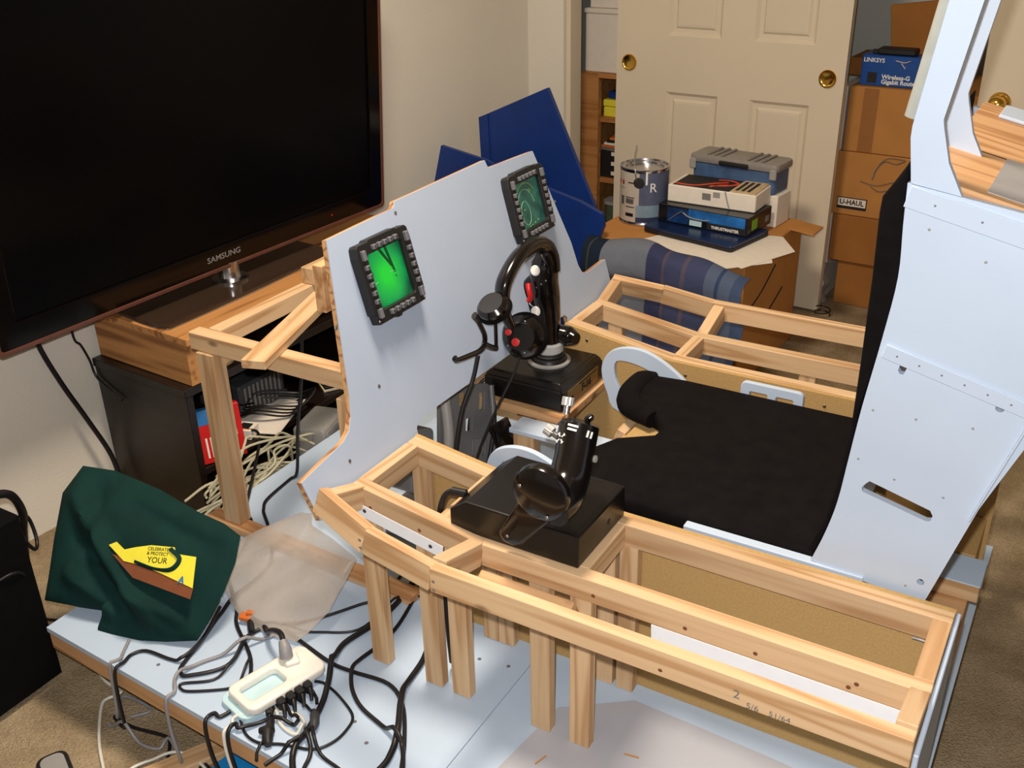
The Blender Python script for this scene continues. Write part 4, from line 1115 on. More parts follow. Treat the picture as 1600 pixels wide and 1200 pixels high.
for y, tt in ((SY0, 0.012), (SY1, -0.012)):
    prism('side_panel', lower, tt, XZ(y), PALEPAINT, st, holes=[slot_o, hole1, circ(-0.062, 0.884, 0.006), circ(-0.118, 0.570, 0.0055)])
    # raised bands on the panel
    sgn = -1 if tt > 0 else 1
    for (xa, za), (xb, zb), wd in (((-0.222, 0.937), (0.0, 0.882), 0.022), ((-0.223, 1.160), (0.045, 1.098), 0.030)):
        ang = math.degrees(math.atan2(zb - za, xb - xa))
        L = math.hypot(xb - xa, zb - za)
        box('band', (L, 0.004, wd), ((xa + xb) / 2, y + sgn * 0.0022, (za + zb) / 2), PALEPAINT, st, RY(-ang), 0.0008)
        for k in range(7 if wd < 0.03 else 4):
            f = (k + 0.6) / (7.2 if wd < 0.03 else 4.5)
            lathe('rivet', [(0, 0.0006), (0.0013, 0.0005), (0.0016, 0)], T(xa + (xb - xa) * f, y + sgn * 0.0044, za + (zb - za) * f) @ RX(90 if sgn < 0 else -90), GREYPRINT, st, 8)
    for x, z in ((-0.19, 1.118), (-0.115, 1.085), (-0.225, 0.84), (-0.165, 0.84), (-0.09, 0.845), (-0.235, 0.755), (-0.18, 0.735), (-0.11, 0.725), (-0.138, 0.556)):
        lathe('screw', [(0, 0.0006), (0.0016, 0.0005), (0.0021, 0)], T(x, y + sgn * 0.0002, z) @ RX(90 if sgn < 0 else -90), GREYPLASTIC, st, 8)
    # corner plate along the rear edge
    board('edge_trim', (-0.070, y + sgn * 0.002, 0.70), (-0.016, y + sgn * 0.002, 0.895), 0.003, 0.012, PALEPAINT, st)
    # head-box post
    post = [(-0.222, 1.1765), (-0.231, 1.235), (-0.231, 1.250), (-0.211, 1.402), (-0.180, 1.64), (-0.134, 1.64), (-0.172, 1.403), (-0.195, 1.261), (-0.1925, 1.25), (-0.180, 1.207), (-0.158, 1.1665)]
    prism('head_post', post, tt, XZ(SY0 if tt > 0 else 1.587), PALEPAINT, st)
    if tt > 0:
        board('sill_strip', (-0.50, y + (0.004 if tt > 0 else -0.004), 0.5445), (-0.20, y + (0.004 if tt > 0 else -0.004), 0.5445), 0.018, 0.012, PALEPAINT, st)
# cross members of the head box, tilted shelf with tape
with frame(T(-0.08, 0, 1.150) @ RY(13)):
    boxr('top_shelf', -0.135, 0.13, SY0 + 0.013, SY1 - 0.013, -0.006, 0.006, PINE_RED, st)
    boxr('tape_patch', -0.055, 0.09, SY0 + 0.03, SY1 - 0.33, 0.0062, 0.007, SHINYTAPE, st, 0)
    boxr('shelf_seam', -0.12, -0.045, 1.60, 1.603, 0.0062, 0.0068, BLACKPRINT, st, 0)
    boxr('rear_lip', -0.10, 0.13, SY1 - 0.10, SY1 - 0.016, 0.0062, 0.012, PALEPAINT, st)
# front padding roll of the head box
tube('head_roll', [(-0.232, SY0 + 0.03, 1.255), (-0.221, SY0 + 0.03, 1.33), (-0.197, SY0 + 0.03, 1.50), (-0.178, SY0 + 0.03, 1.64)], 0.016, plain('grey_vinyl_roll', S(150, 154, 150), 0.6), st, 16, 4)
# back shell
prism('back_panel', [(-0.262, 0.53), (-0.250, 0.53), (-0.222, 0.84), (-0.205, 0.955), (-0.197, 1.046), (-0.205, 1.165), (-0.217, 1.165), (-0.209, 1.046), (-0.217, 0.955), (-0.234, 0.84)], SY1 - SY0 - 0.026, XZ(SY0 + 0.013), PALEPAINT, st)
# seat box
boxr('seat_box_side', -0.76, -0.26, SY0 + 0.013, SY0 + 0.025, 0.181, 0.515, MDF, st)
boxr('seat_box_side', -0.82, -0.26, SY1 - 0.025, SY1 - 0.013, 0.181, 0.515, MDF, st)
boxr('seat_pan', -0.74, -0.262, SY0 + 0.026, SY1 - 0.026, 0.505, 0.517, MDF, st)
board('seat_front_board', (-0.845, SY1 - 0.07, 0.33), (-0.845, SY1 - 0.07, 0.181), 0.012, 0.09, MDF, st)
prism('seat_front', [(1.42, 0.181), (1.92, 0.181), (1.92, 0.50), (1.42, 0.50)], 0.012, YZ(-0.757), MDF, st)
board('seat_front_wedge', (-0.775, 1.70, 0.47), (-0.775, 1.82, 0.47), 0.02, 0.08, PINE, st, roll=20)
# leg guards (D-shaped) and slotted armrests
D_out = [(-0.862, 0.430), (-0.895, 0.475), (-0.909, 0.520), (-0.905, 0.552), (-0.888, 0.578), (-0.855, 0.594), (-0.815, 0.597), (-0.775, 0.586), (-0.735, 0.564), (-0.700, 0.535), (-0.690, 0.50), (-0.70, 0.440)]
D_hole = [(-0.842, 0.452), (-0.864, 0.490), (-0.876, 0.525), (-0.872, 0.557), (-0.83, 0.560), (-0.785, 0.548), (-0.745, 0.523), (-0.735, 0.49), (-0.745, 0.46)]
A_out = rrect(-0.582, -0.448, 0.505, 0.576, 0.012)
for y, tt in ((1.405, 0.012), (1.918, -0.012)):
    prism('leg_guard', [(p.x, p.y) for p in catmull([(a, b, 0) for a, b in D_out], 4, True)], tt, XZ(y), PALEPAINT, st, holes=[[(p.x, p.y) for p in catmull([(a, b, 0) for a, b in D_hole], 3, True)]], bev=0.0015)
    if y > 1.6:
        prism('armrest_plate', A_out, tt, XZ(y), PALEPAINT, st, holes=[rrect(-0.562, -0.523, 0.515, 0.556, 0.004), rrect(-0.505, -0.468, 0.515, 0.556, 0.004)], bev=0.0015)
# rear structure

sc = thing('seat_cushion', 'black cloth seat cushion with a notch in its front edge', 'cushion', (-0.5, 1.66, 0.518))
co = [(-0.283, 1.402), (-0.60, 1.402), (-0.73, 1.42), (-0.755, 1.46), (-0.750, 1.54), (-0.725, 1.595), (-0.665, 1.64), (-0.66, 1.68), (-0.69, 1.715), (-0.775, 1.75), (-0.795, 1.79), (-0.795, 1.86), (-0.78, 1.885), (-0.70, 1.895), (-0.36, 1.895), (-0.262, 1.895), (-0.262, 1.402)]
put('pad', m_prism(co, 0.041, (), 0.010, 50), BLACKCLOTH, T(0, 0, 0.5175), sc)
tube('front_roll', [(-0.70, 1.715, 0.543), (-0.765, 1.75, 0.545), (-0.785, 1.80, 0.545), (-0.785, 1.86, 0.545), (-0.765, 1.885, 0.545)], 0.026, BLACKCLOTH, sc, 14, 5, radii=[0.018, 0.027, 0.028, 0.027, 0.018])
bc = thing('back_cushion', 'tall black cloth back cushion curving forward at the head', 'cushion', (-0.26, 1.66, 0.565))
prof = [(-0.293, 0.566), (-0.272, 0.630), (-0.262, 0.70), (-0.253, 0.80), (-0.253, 0.91), (-0.254, 1.035), (-0.257, 1.13), (-0.256, 1.153), (-0.247, 1.168), (-0.232, 1.195), (-0.2275, 1.205), (-0.2265, 1.185), (-0.2275, 1.176), (-0.2255, 1.12), (-0.2195, 1.046), (-0.2275, 0.955), (-0.244, 0.84), (-0.2545, 0.672), (-0.267, 0.62), (-0.275, 0.587), (-0.282, 0.566)]
put('pad', m_prism(prof, SY1 - SY0 - 0.010, (), 0.003, 50), BLACKCLOTH, XZ(SY0 + 0.004), bc)

# rear blocks behind the seat, standing on the platform's end
rbk = thing('rear_support', 'stepped pine support blocks with pale blue cap behind the seat', 'support', (-0.09, 1.75, 0.181))
boxr('lower_block', -0.130, -0.062, 1.66, 1.80, 0.181, 0.312, PINE_RED, rbk)
boxr('upper_block', -0.128, -0.046, 1.735, 1.825, 0.313, 0.348, PINE, rbk)
boxr('cap_plate', -0.129, -0.045, 1.734, 1.826, 0.3485, 0.351, DECKPAINT, rbk)
boxr('bracket', -0.150, -0.131, 1.64, 1.70, 0.30, 0.345, KEYDARK, rbk)
for zz in (0.315, 0.33):
    lathe('screw', [(0, 0.0012), (0.0028, 0.001), (0.0034, 0)], T(-0.1302, 1.655, zz) @ RX(90), STEEL, rbk, 8)
boxr('fibreboard_back', -0.125, -0.068, 1.83, 1.975, 0.181, 0.352, MDF, rbk)
tag(boxr('end_skirt', -0.0595, -0.0525, 1.06, 1.378, 0.185, 0.542, PALEPAINT, None), 'pale blue edge board closing the rear end of the pine console', 'board')

# centre plank in front of the seat
cp_ = thing('centre_plank', 'pale blue narrow plank on a pine post before the seat', 'plank', (-0.95, 1.72, 0.181))
boxr('plank', -1.030, -0.765, 1.690, 1.752, 0.438, 0.450, PALEPAINT, cp_)
board('post', (-1.0, 1.715, 0.181), (-1.0, 1.715, 0.437), 0.05, 0.03, PINE, cp_)
tag(box('phone', (0.062, 0.12, 0.012), (-1.040, 1.70, 0.395), BLACKPLASTIC, None, RZ(80) @ RX(62), 0.004, 2), 'slim black handset leaning on the pine post before the seat', 'phone')
CABLES = {
    'A': [(-1.9, 1.72, 0.2), (-1.8, 1.68, 0.22), (-1.632, 1.446, 0.184), (-1.592, 1.421, 0.184), (-1.553, 1.379, 0.184), (-1.521, 1.316, 0.184), (-1.496, 1.249, 0.184), (-1.422, 1.187, 0.184), (-1.382, 1.157, 0.184), (-1.345, 1.119, 0.184), (-1.248, 1.057, 0.184), (-1.189, 0.983, 0.184), (-1.18, 0.952, 0.184), (-1.189, 0.916, 0.184), (-1.205, 0.916, 0.185), (-1.205, 0.893, 0.181), (-1.199, 0.889, 0.11), (-1.185, 0.896, 0.02), (-1.289, 0.93, 0.006), (-1.24, 0.886, 0.006)],
    'B': [(-1.5, 1.6, 0.664), (-1.53, 1.61, 0.64), (-1.56, 1.62, 0.5), (-1.6, 1.62, 0.32), (-1.62, 1.62, 0.2), (-1.63, 1.599, 0.184), (-1.617, 1.505, 0.184), (-1.594, 1.467, 0.184), (-1.575, 1.449, 0.184), (-1.513, 1.401, 0.184), (-1.445, 1.333, 0.184), (-1.424, 1.294, 0.184), (-1.41, 1.189, 0.184), (-1.398, 1.122, 0.184), (-1.374, 1.051, 0.184), (-1.353, 0.978, 0.184), (-1.339, 0.962, 0.184), (-1.321, 0.964, 0.184), (-1.276, 1.019, 0.184), (-1.292, 1.091, 0.184), (-1.297, 1.125, 0.184), (-1.273, 1.154, 0.184), (-1.244, 1.155, 0.184), (-1.184, 1.142, 0.184), (-1.104, 1.126, 0.184), (-1.051, 1.127, 0.184), (-0.971, 1.134, 0.184), (-0.914, 1.101, 0.184), (-0.863, 1.036, 0.184), (-0.83, 0.982, 0.184), (-0.815, 0.951, 0.184)],
    'C': [(-1.407, 1.136, 0.184), (-1.367, 1.046, 0.188), (-1.362, 0.992, 0.184), (-1.387, 0.98, 0.184), (-1.447, 0.974, 0.184), (-1.465, 0.953, 0.184), (-1.46, 0.929, 0.185), (-1.46, 0.906, 0.181), (-1.466, 0.902, 0.11), (-1.48, 0.909, 0.02), (-1.538, 0.928, 0.006), (-1.481, 0.926, 0.006), (-1.405, 0.941, 0.006), (-1.38, 0.932, 0.006), (-1.338, 0.884, 0.006), (-1.295, 0.837, 0.006)],
    'D': [(-1.247, 1.055, 0.184), (-1.225, 1.005, 0.184), (-1.192, 0.963, 0.184), (-1.151, 0.928, 0.184), (-1.116, 0.907, 0.184), (-1.081, 0.905, 0.184), (-1.046, 0.922, 0.184), (-0.992, 0.939, 0.184), (-0.971, 0.969, 0.184), (-0.968, 1.004, 0.184), (-0.979, 1.036, 0.184), (-1.021, 1.059, 0.184), (-1.067, 1.074, 0.184), (-1.099, 1.072, 0.184), (-1.186, 1.023, 0.184), (-1.226, 0.979, 0.184), (-1.284, 0.938, 0.184), (-1.306, 0.932, 0.184), (-1.316, 0.944, 0.184), (-1.271, 0.982, 0.184), (-1.271, 1.036, 0.184), (-1.292, 1.09, 0.184)],
    'E': [(-1.113, 1.46, 0.184), (-1.108, 1.398, 0.184), (-1.098, 1.338, 0.184), (-1.099, 1.26, 0.184), (-1.115, 1.181, 0.184), (-1.103, 1.134, 0.184), (-1.104, 1.13, 0.184), (-1.067, 1.074, 0.184), (-1.043, 1.023, 0.184), (-1.027, 0.97, 0.184), (-1.015, 0.919, 0.184), (-0.993, 0.89, 0.184), (-0.956, 0.856, 0.184)],
    'F': [(-1.008, 1.345, 0.184), (-0.973, 1.275, 0.184), (-0.95, 1.216, 0.184), (-0.938, 1.146, 0.184), (-0.917, 1.1, 0.184), (-0.881, 1.041, 0.184), (-0.863, 0.994, 0.184), (-0.859, 0.965, 0.184), (-0.864, 0.923, 0.184)],
    'G': [(-1.106, 1.438, 0.184), (-1.082, 1.383, 0.184), (-1.055, 1.28, 0.184), (-1.053, 1.211, 0.184), (-1.059, 1.149, 0.184), (-1.033, 1.1, 0.184), (-0.983, 1.063, 0.184), (-0.918, 1.043, 0.184), (-0.873, 1.03, 0.184), (-0.849, 1.012, 0.184), (-0.827, 0.983, 0.184), (-0.805, 0.949, 0.184)],
    'H': [(-1.242, 1.158, 0.184), (-1.268, 1.111, 0.184), (-1.295, 1.055, 0.184), (-1.329, 0.998, 0.184), (-1.337, 0.949, 0.184), (-1.311, 0.921, 0.185), (-1.311, 0.898, 0.181), (-1.311, 0.894, 0.11), (-1.311, 0.901, 0.02), (-1.384, 0.937, 0.006), (-1.387, 0.913, 0.006), (-1.421, 0.903, 0.006), (-1.482, 0.907, 0.006), (-1.53, 0.907, 0.006)],
    'I': [(-1.117, 0.987, 0.184), (-1.091, 0.962, 0.184), (-1.062, 0.951, 0.184), (-1.04, 0.952, 0.184), (-1.04, 0.974, 0.184), (-1.062, 0.989, 0.184), (-1.1, 0.983, 0.184), (-1.128, 0.961, 0.184), (-1.163, 0.925, 0.184), (-1.156, 0.913, 0.185), (-1.156, 0.89, 0.181), (-1.147, 0.886, 0.11), (-1.126, 0.893, 0.02), (-1.215, 0.909, 0.006)],
    'J': [(-1.504, 0.979, 0.184), (-1.479, 0.939, 0.184), (-1.466, 0.929, 0.185), (-1.466, 0.906, 0.181), (-1.4749999999999999, 0.902, 0.11), (-1.496, 0.909, 0.02), (-1.568, 0.972, 0.006), (-1.531, 0.983, 0.006), (-1.485, 0.977, 0.006), (-1.506, 0.944, 0.006)],
    'K': [(-1.688, 1.005, 0.006), (-1.637, 0.989, 0.006), (-1.578, 0.982, 0.006), (-1.592, 0.957, 0.006), (-1.583, 0.932, 0.006), (-1.507, 0.864, 0.006), (-1.423, 0.809, 0.006)],
    'L': [(-1.396, 0.825, 0.006), (-1.396, 0.852, 0.006), (-1.378, 0.885, 0.006), (-1.34, 0.918, 0.006), (-1.29, 0.922, 0.006), (-1.244, 0.91, 0.006)],
    'M': [(-1.098, 1.021, 0.184), (-1.063, 1.012, 0.184), (-1.034, 0.994, 0.184)],
    'N': [(-1.024, 0.961, 0.184), (-0.989, 0.933, 0.184), (-0.976, 0.9, 0.184), (-0.964, 0.876, 0.184)],
    'O': [(-1.017, 0.971, 0.184), (-0.978, 0.939, 0.184), (-0.925, 0.928, 0.184), (-0.887, 0.92, 0.184)],
    'P': [(-1.018, 0.938, 0.184), (-1.022, 0.927, 0.184), (-1.033, 0.898, 0.184), (-1.04, 0.871, 0.184)],
    'Q': [(-1.044, 0.966, 0.184), (-1.07, 0.965, 0.184), (-1.104, 0.955, 0.184), (-1.134, 0.91, 0.184), (-1.146, 0.913, 0.185), (-1.146, 0.89, 0.181), (-1.137, 0.886, 0.11), (-1.1159999999999999, 0.893, 0.02), (-1.228, 0.902, 0.006)],
    'R': [(-1.119, 0.98, 0.184), (-1.108, 0.969, 0.184), (-1.099, 0.955, 0.184)],
    'S': [(-1.076, 0.905, 0.184), (-1.073, 0.888, 0.184), (-1.06, 0.872, 0.184)],
    'T': [(-1.107, 0.999, 0.184), (-1.069, 0.975, 0.184), (-1.044, 0.966, 0.184)],
    'U': [(-1.096, 1.056, 0.184), (-1.067, 1.039, 0.184), (-1.048, 1.02, 0.184)],
    'V': [(-1.157, 1.462, 0.184), (-1.139, 1.344, 0.184), (-1.167, 1.292, 0.184), (-1.211, 1.221, 0.184), (-1.263, 1.162, 0.184), (-1.317, 1.146, 0.184), (-1.347, 1.143, 0.184)],
    'X': [(-1.05, 1.381, 0.184), (-1.085, 1.362, 0.184), (-1.108, 1.325, 0.184), (-1.119, 1.231, 0.184), (-1.182, 1.187, 0.184), (-1.242, 1.158, 0.184), (-1.272, 1.153, 0.184)],
    'Y': [(-1.841, 1.044, 0.05), (-1.817, 0.985, 0.12), (-1.73, 0.93, 0.3), (-1.737, 0.85, 0.31)],
}
BAG, BAG_N = ([(-1.801, 1.163, 0.409), (-1.719, 1.181, 0.411), (-1.594, 1.19, 0.396), (-1.485, 1.189, 0.375), (-1.417, 1.193, 0.366), (-1.37, 1.189, 0.353), (-1.356, 1.152, 0.314), (-1.354, 1.11, 0.272), (-1.358, 1.07, 0.234), (-1.367, 1.034, 0.199), (-1.43, 1.01, 0.187), (-1.493, 0.99, 0.179), (-1.553, 0.976, 0.177), (-1.589, 0.971, 0.179), (-1.585, 0.987, 0.194), (-1.584, 1.002, 0.209), (-1.661, 0.983, 0.204), (-1.741, 0.965, 0.202), (-1.763, 1.006, 0.246), (-1.786, 1.045, 0.289), (-1.806, 1.085, 0.332), (-1.819, 1.112, 0.362)], (0.132, -0.697, 0.704))
CLEAR, CLEAR_N = ([(-1.501, 1.218, 0.219), (-1.495, 1.266, 0.242), (-1.445, 1.318, 0.27), (-1.379, 1.374, 0.3), (-1.35, 1.377, 0.303), (-1.333, 1.355, 0.293), (-1.263, 1.341, 0.289), (-1.182, 1.319, 0.281), (-1.175, 1.281, 0.263), (-1.174, 1.247, 0.246), (-1.169, 1.207, 0.227), (-1.172, 1.196, 0.222), (-1.186, 1.155, 0.201), (-1.199, 1.134, 0.19), (-1.25, 1.129, 0.186), (-1.331, 1.131, 0.184), (-1.393, 1.155, 0.193), (-1.448, 1.182, 0.203)], (-0.037, -0.437, 0.899))

# ================================================================ BAGS
def crease(p, a, b, w, h):
    """A soft ridge (h > 0) or valley along the segment a-b, w wide."""
    a, b = Vector(a), Vector(b)
    d = b - a
    t = max(0.0, min(1.0, (p - a).dot(d) / d.length_squared))
    return h * math.exp(-((p - (a + d * t)).length / w) ** 2)


def green_fold(p, t, s):
    v = 0.020 * noise.noise(Vector((p.x * 8, p.y * 8, p.z * 8)))
    v += crease(p, (-1.78, 1.13, 0.37), (-1.47, 1.02, 0.20), 0.022, 0.034)
    v += crease(p, (-1.72, 1.06, 0.31), (-1.44, 1.00, 0.185), 0.016, -0.024)
    v += crease(p, (-1.74, 1.17, 0.40), (-1.66, 1.06, 0.28), 0.014, -0.016)
    v += crease(p, (-1.70, 1.02, 0.25), (-1.56, 1.0, 0.21), 0.014, 0.020)
    v += crease(p, (-1.60, 1.15, 0.36), (-1.40, 1.15, 0.33), 0.018, -0.014)
    v += crease(p, (-1.55, 1.04, 0.23), (-1.40, 1.05, 0.22), 0.012, 0.014)
    return v


gb = thing('shopping_bag', 'crumpled dark green reusable bag with yellow print slumped on the platform corner', 'bag', (-1.56, 1.05, 0.181))
put('bag_body', m_pillow(BAG, BAG_N, 0.030, 0.05, 22, green_fold, 0.6, 4, True), GREENCLOTH, I4, gb)
# printed patch following the bag front
gn_ = Vector(BAG_N).normalized()
gc_ = sum((Vector(p) for p in BAG), Vector()) / len(BAG)
gu_ = (Vector((1, 0.16, 0.0)) - gn_ * Vector((1, 0.16, 0.0)).dot(gn_)).normalized()
gv_ = gn_.cross(gu_).normalized()
BAGM = lambda p, off: Matrix(((gu_.x, gv_.x, gn_.x, p[0] + gn_.x * off), (gu_.y, gv_.y, gn_.y, p[1] + gn_.y * off), (gu_.z, gv_.z, gn_.z, p[2] + gn_.z * off), (0, 0, 0, 1)))
def bag_patch(name, pts, off, mat):
    c = sum((Vector(p) for p in pts), Vector()) / len(pts)
    M = BAGM(c, off)
    inv = M.inverted()
    loc = [(inv @ Vector(p)) for p in pts]
    prism(name, [(q.x, q.y) for q in loc], 0.0015, M, mat, gb)
OFF = 0.050
bag_patch('brown_print', [(-1.60, 1.082, 0.285), (-1.56, 1.083, 0.286), (-1.47, 1.098, 0.282), (-1.392, 1.097, 0.266), (-1.388, 1.082, 0.251), (-1.45, 1.075, 0.256), (-1.53, 1.066, 0.262)], OFF - 0.002, BROWNPRINT)
bag_patch('yellow_print', [(-1.614, 1.088, 0.299), (-1.60, 1.098, 0.305), (-1.575, 1.094, 0.297), (-1.552, 1.105, 0.304), (-1.52, 1.118, 0.312), (-1.468, 1.132, 0.316), (-1.458, 1.126, 0.307), (-1.413, 1.136, 0.309), (-1.392, 1.097, 0.266), (-1.47, 1.092, 0.276), (-1.52, 1.088, 0.281), (-1.565, 1.080, 0.281)], OFF, YELLOW)
with frame(BAGM((-1.505, 1.108, 0.298), OFF + 0.0018)):
    text('lettering', 'CELEBRATE', 0.0095, T(0.006, 0.014, 0) @ RZ(8), BLACKPRINT, gb, depth=0.0004)
    text('lettering', '& PROTECT', 0.0095, T(0.008, 0.005, 0) @ RZ(8), BLACKPRINT, gb, depth=0.0004)
    text('lettering', 'YOUR', 0.017, T(0.012, -0.008, 0) @ RZ(8), BLACKPRINT, gb, depth=0.0004)
tube('print_arc', [(-1.475, 1.128 - 0.0, 0.313), (-1.445, 1.122, 0.302), (-1.452, 1.103, 0.286), (-1.49, 1.093, 0.279), (-1.54, 1.087, 0.283)], 0.006, GREENCLOTH, gb, 6, 5, flat=0.5, M=T(gn_ * (OFF + 0.001)))
with frame(BAGM((-1.408, 1.098, 0.270), OFF + 0.0015)):
    text('lettering', 'A', 0.02, T(-0.014, 0.004, 0), BLUEPRINT, gb, depth=0.0006, bold=0.0006)


def clear_fold(p, t, s):
    return 0.010 * noise.noise(Vector((p.x * 14, p.y * 14, p.z * 14))) + 0.006 * math.sin(40 * (p.x - p.y))


pb = thing('plastic_bag', 'thin clear plastic bag lying rumpled beside the green bag', 'bag', (-1.34, 1.24, 0.181))
put('bag_body', m_pillow(CLEAR, CLEAR_N, 0.014, 0.01, 18, clear_fold, 0.5, 3, True), CLEARPLASTIC, I4, pb)

# ================================================================ POWER STRIP
ps = thing('power_strip', 'white loop-handled power strip on the pale blue deck', 'power strip', (-1.15, 1.02, 0.1805))
with frame(T(-1.150, 1.024, 0.1806) @ RZ(76)):
    prism('clear_base', rrect(-0.095, 0.072, -0.040, 0.052, 0.02), 0.012, I4, PALEPLASTIC, ps, bev=0.002)
    prism('body', rrect(-0.082, 0.088, -0.046, 0.044, 0.018), 0.018, T(0, 0, 0.0122), WHITEPLASTIC, ps, holes=[rrect(-0.066, 0.014, -0.022, 0.026, 0.010)], bev=0.004, smooth=50)
    box('socket_block', (0.028, 0.028, 0.010), (0.045, 0.012, 0.0354), WHITEPLASTIC, ps, RZ(-20), 0.003)
pg = thing('grey_plug', 'grey power plug with black cord standing in the white power strip', 'plug', (-1.175, 1.07, 0.23))
tube('plug_body', [(-1.158, 1.066, 0.222), (-1.163, 1.070, 0.236), (-1.175, 1.078, 0.246)], 0.011, GREYCABLE, pg, 10, 4, radii=[0.013, 0.012, 0.008])
tube('cord', [(-1.172, 1.077, 0.245), (-1.19, 1.09, 0.248), (-1.215, 1.10, 0.238), (-1.24, 1.11, 0.22), (-1.262, 1.122, 0.197), (-1.29, 1.14, 0.19), (-1.33, 1.147, 0.187)], 0.0055, RUBBER, pg, 8, 5)
for k, (a, b) in enumerate(((-1.108, 0.989), (-1.101, 1.008), (-1.096, 1.027), (-1.094, 1.046))):
    t = thing('wall_adapter_plug', 'black plug in the row along the side of the white power strip', 'plug', (a, b, 0.1805), 'black plugs along the power strip')
    with frame(T(a, b, 0.195) @ RZ(-20)):
        box('body', (0.022, 0.016, 0.022), (0.0, 0, 0), BLACKMATTE, t, bev=0.003)
        tube('relief', [(0.010, 0, 0), (0.022, -0.004, -0.004), (0.030, -0.008, -0.010)], 0.005, RUBBER, t, 8, 4, radii=[0.006, 0.004, 0.003])
t = thing('wall_adapter_plug', 'flat black plug at the handle end of the power strip', 'plug', (-1.12, 0.968, 0.1805))
with frame(T(-1.121, 0.969, 0.190) @ RZ(-40)):
    prism('body', rrect(-0.016, 0.016, -0.006, 0.006, 0.005), 0.014, T(0, 0, -0.007), BLACKMATTE, t, bev=0.002)
    tube('relief', [(0.014, 0, 0), (0.024, 0, -0.004)], 0.003, RUBBER, t, 8, 1)
t = thing('inline_connector', 'long dark grey inline connector among the cables on the deck', 'connector', (-1.02, 0.985, 0.1805))
tube('body', [(-1.046, 1.008, 0.190), (-1.035, 0.998, 0.192), (-1.022, 0.982, 0.192), (-1.014, 0.970, 0.190)], 0.009, KEYDARK, t, 12, 5, radii=[0.004, 0.009, 0.009, 0.004])
tube('tip', [(-1.016, 0.972, 0.190), (-1.009, 0.962, 0.188)], 0.004, STEEL, t, 8, 1)
t = thing('angled_plug', 'black elbow-shaped plug lying beside the white cable', 'plug', (-1.08, 0.93, 0.1805))
tube('barrel', [(-1.098, 0.953, 0.188), (-1.090, 0.940, 0.191), (-1.080, 0.928, 0.191)], 0.008, BLACKMATTE, t, 10, 4, radii=[0.006, 0.008, 0.010])
tube('elbow', [(-1.098, 0.922, 0.190), (-1.084, 0.927, 0.192), (-1.072, 0.914, 0.190), (-1.062, 0.905, 0.189)], 0.009, BLACKMATTE, t, 10, 4, radii=[0.006, 0.011, 0.010, 0.007])
t = thing('orange_clip', 'small orange clip on the cables beside the clear plastic bag', 'clip', (-1.34, 1.14, 0.19))
box('jaw', (0.026, 0.02, 0.010), (-1.338, 1.140, 0.194), ORANGE, t, RZ(15), 0.002)
box('lever', (0.016, 0.012, 0.008), (-1.330, 1.146, 0.203), ORANGE, t, RZ(15), 0.002)
tube('black_end', [(-1.325, 1.139, 0.190), (-1.312, 1.126, 0.190), (-1.298, 1.114, 0.189)], 0.007, BLACKMATTE, t, 8, 4)

CINFO = {
    'A': (0.0040, RUBBER, 'black cable running from the cabinet shelf down past the clear bag'),
    'B': (0.0042, RUBBER, 'long black cable hanging from the pine brace and looping over the deck'),
    'C': (0.0036, RUBBER, 'black cable from the green bag over the platform edge to the carpet'),
    'D': (0.0028, RUBBER, 'thin black wire in a wide loop around the power strip'),
    'E': (0.0060, RUBBER, 'thick black cable curving from the console legs past the power strip'),
    'F': (0.0060, RUBBER, 'thick black cable winding along the deck next to the console leg'),
    'G': (0.0042, RUBBER, 'black cable bowing around the foremost console leg'),
    'H': (0.0036, GREYCABLE, 'grey cable from the plastic bag over the platform edge to the carpet'),
    'I': (0.0034, WHITECABLE, 'white cable curling out of the power strip over the platform edge'),
    'J': (0.0034, GREYCABLE, 'grey cable emerging under the green bag and coiling on the carpet'),
    'K': (0.0034, WHITECABLE, 'white cable along the carpet beside the black computer tower'),
    'L': (0.0032, WHITECABLE, 'white cable arching over the carpet beside the loose wood strip'),
    'M': (0.0032, RUBBER, 'short black cord from a middle plug to the inline connector'),
    'N': (0.0040, RUBBER, 'black cord snaking from the connector bundle to the platform front'),
    'O': (0.0034, RUBBER, 'black cord running from the grey inline connector along the deck'),
    'P': (0.0036, RUBBER, 'short black cord from the cable crossing to the platform front edge'),
    'Q': (0.0038, RUBBER, 'black cord from the cable crossing over the platform edge to the carpet'),
    'R': (0.0028, RUBBER, 'short thin cord between the flat plug and the elbow plug'),
    'S': (0.0030, RUBBER, 'thin cord trailing from the elbow plug to the platform edge'),
    'T': (0.0032, RUBBER, 'short black cord from the first strip plug to the cable crossing'),
    'U': (0.0032, RUBBER, 'short black cord from the last strip plug to the inline connector'),
    'V': (0.0032, RUBBER, 'slim black cable from under the console to the orange clip'),
    'X': (0.0026, RUBBER, 'thinnest black wire from the console legs to the clear plastic bag'),
    'Y': (0.0030, RUBBER, 'thin black wire across the side of the black computer tower'),
}
LAID = []
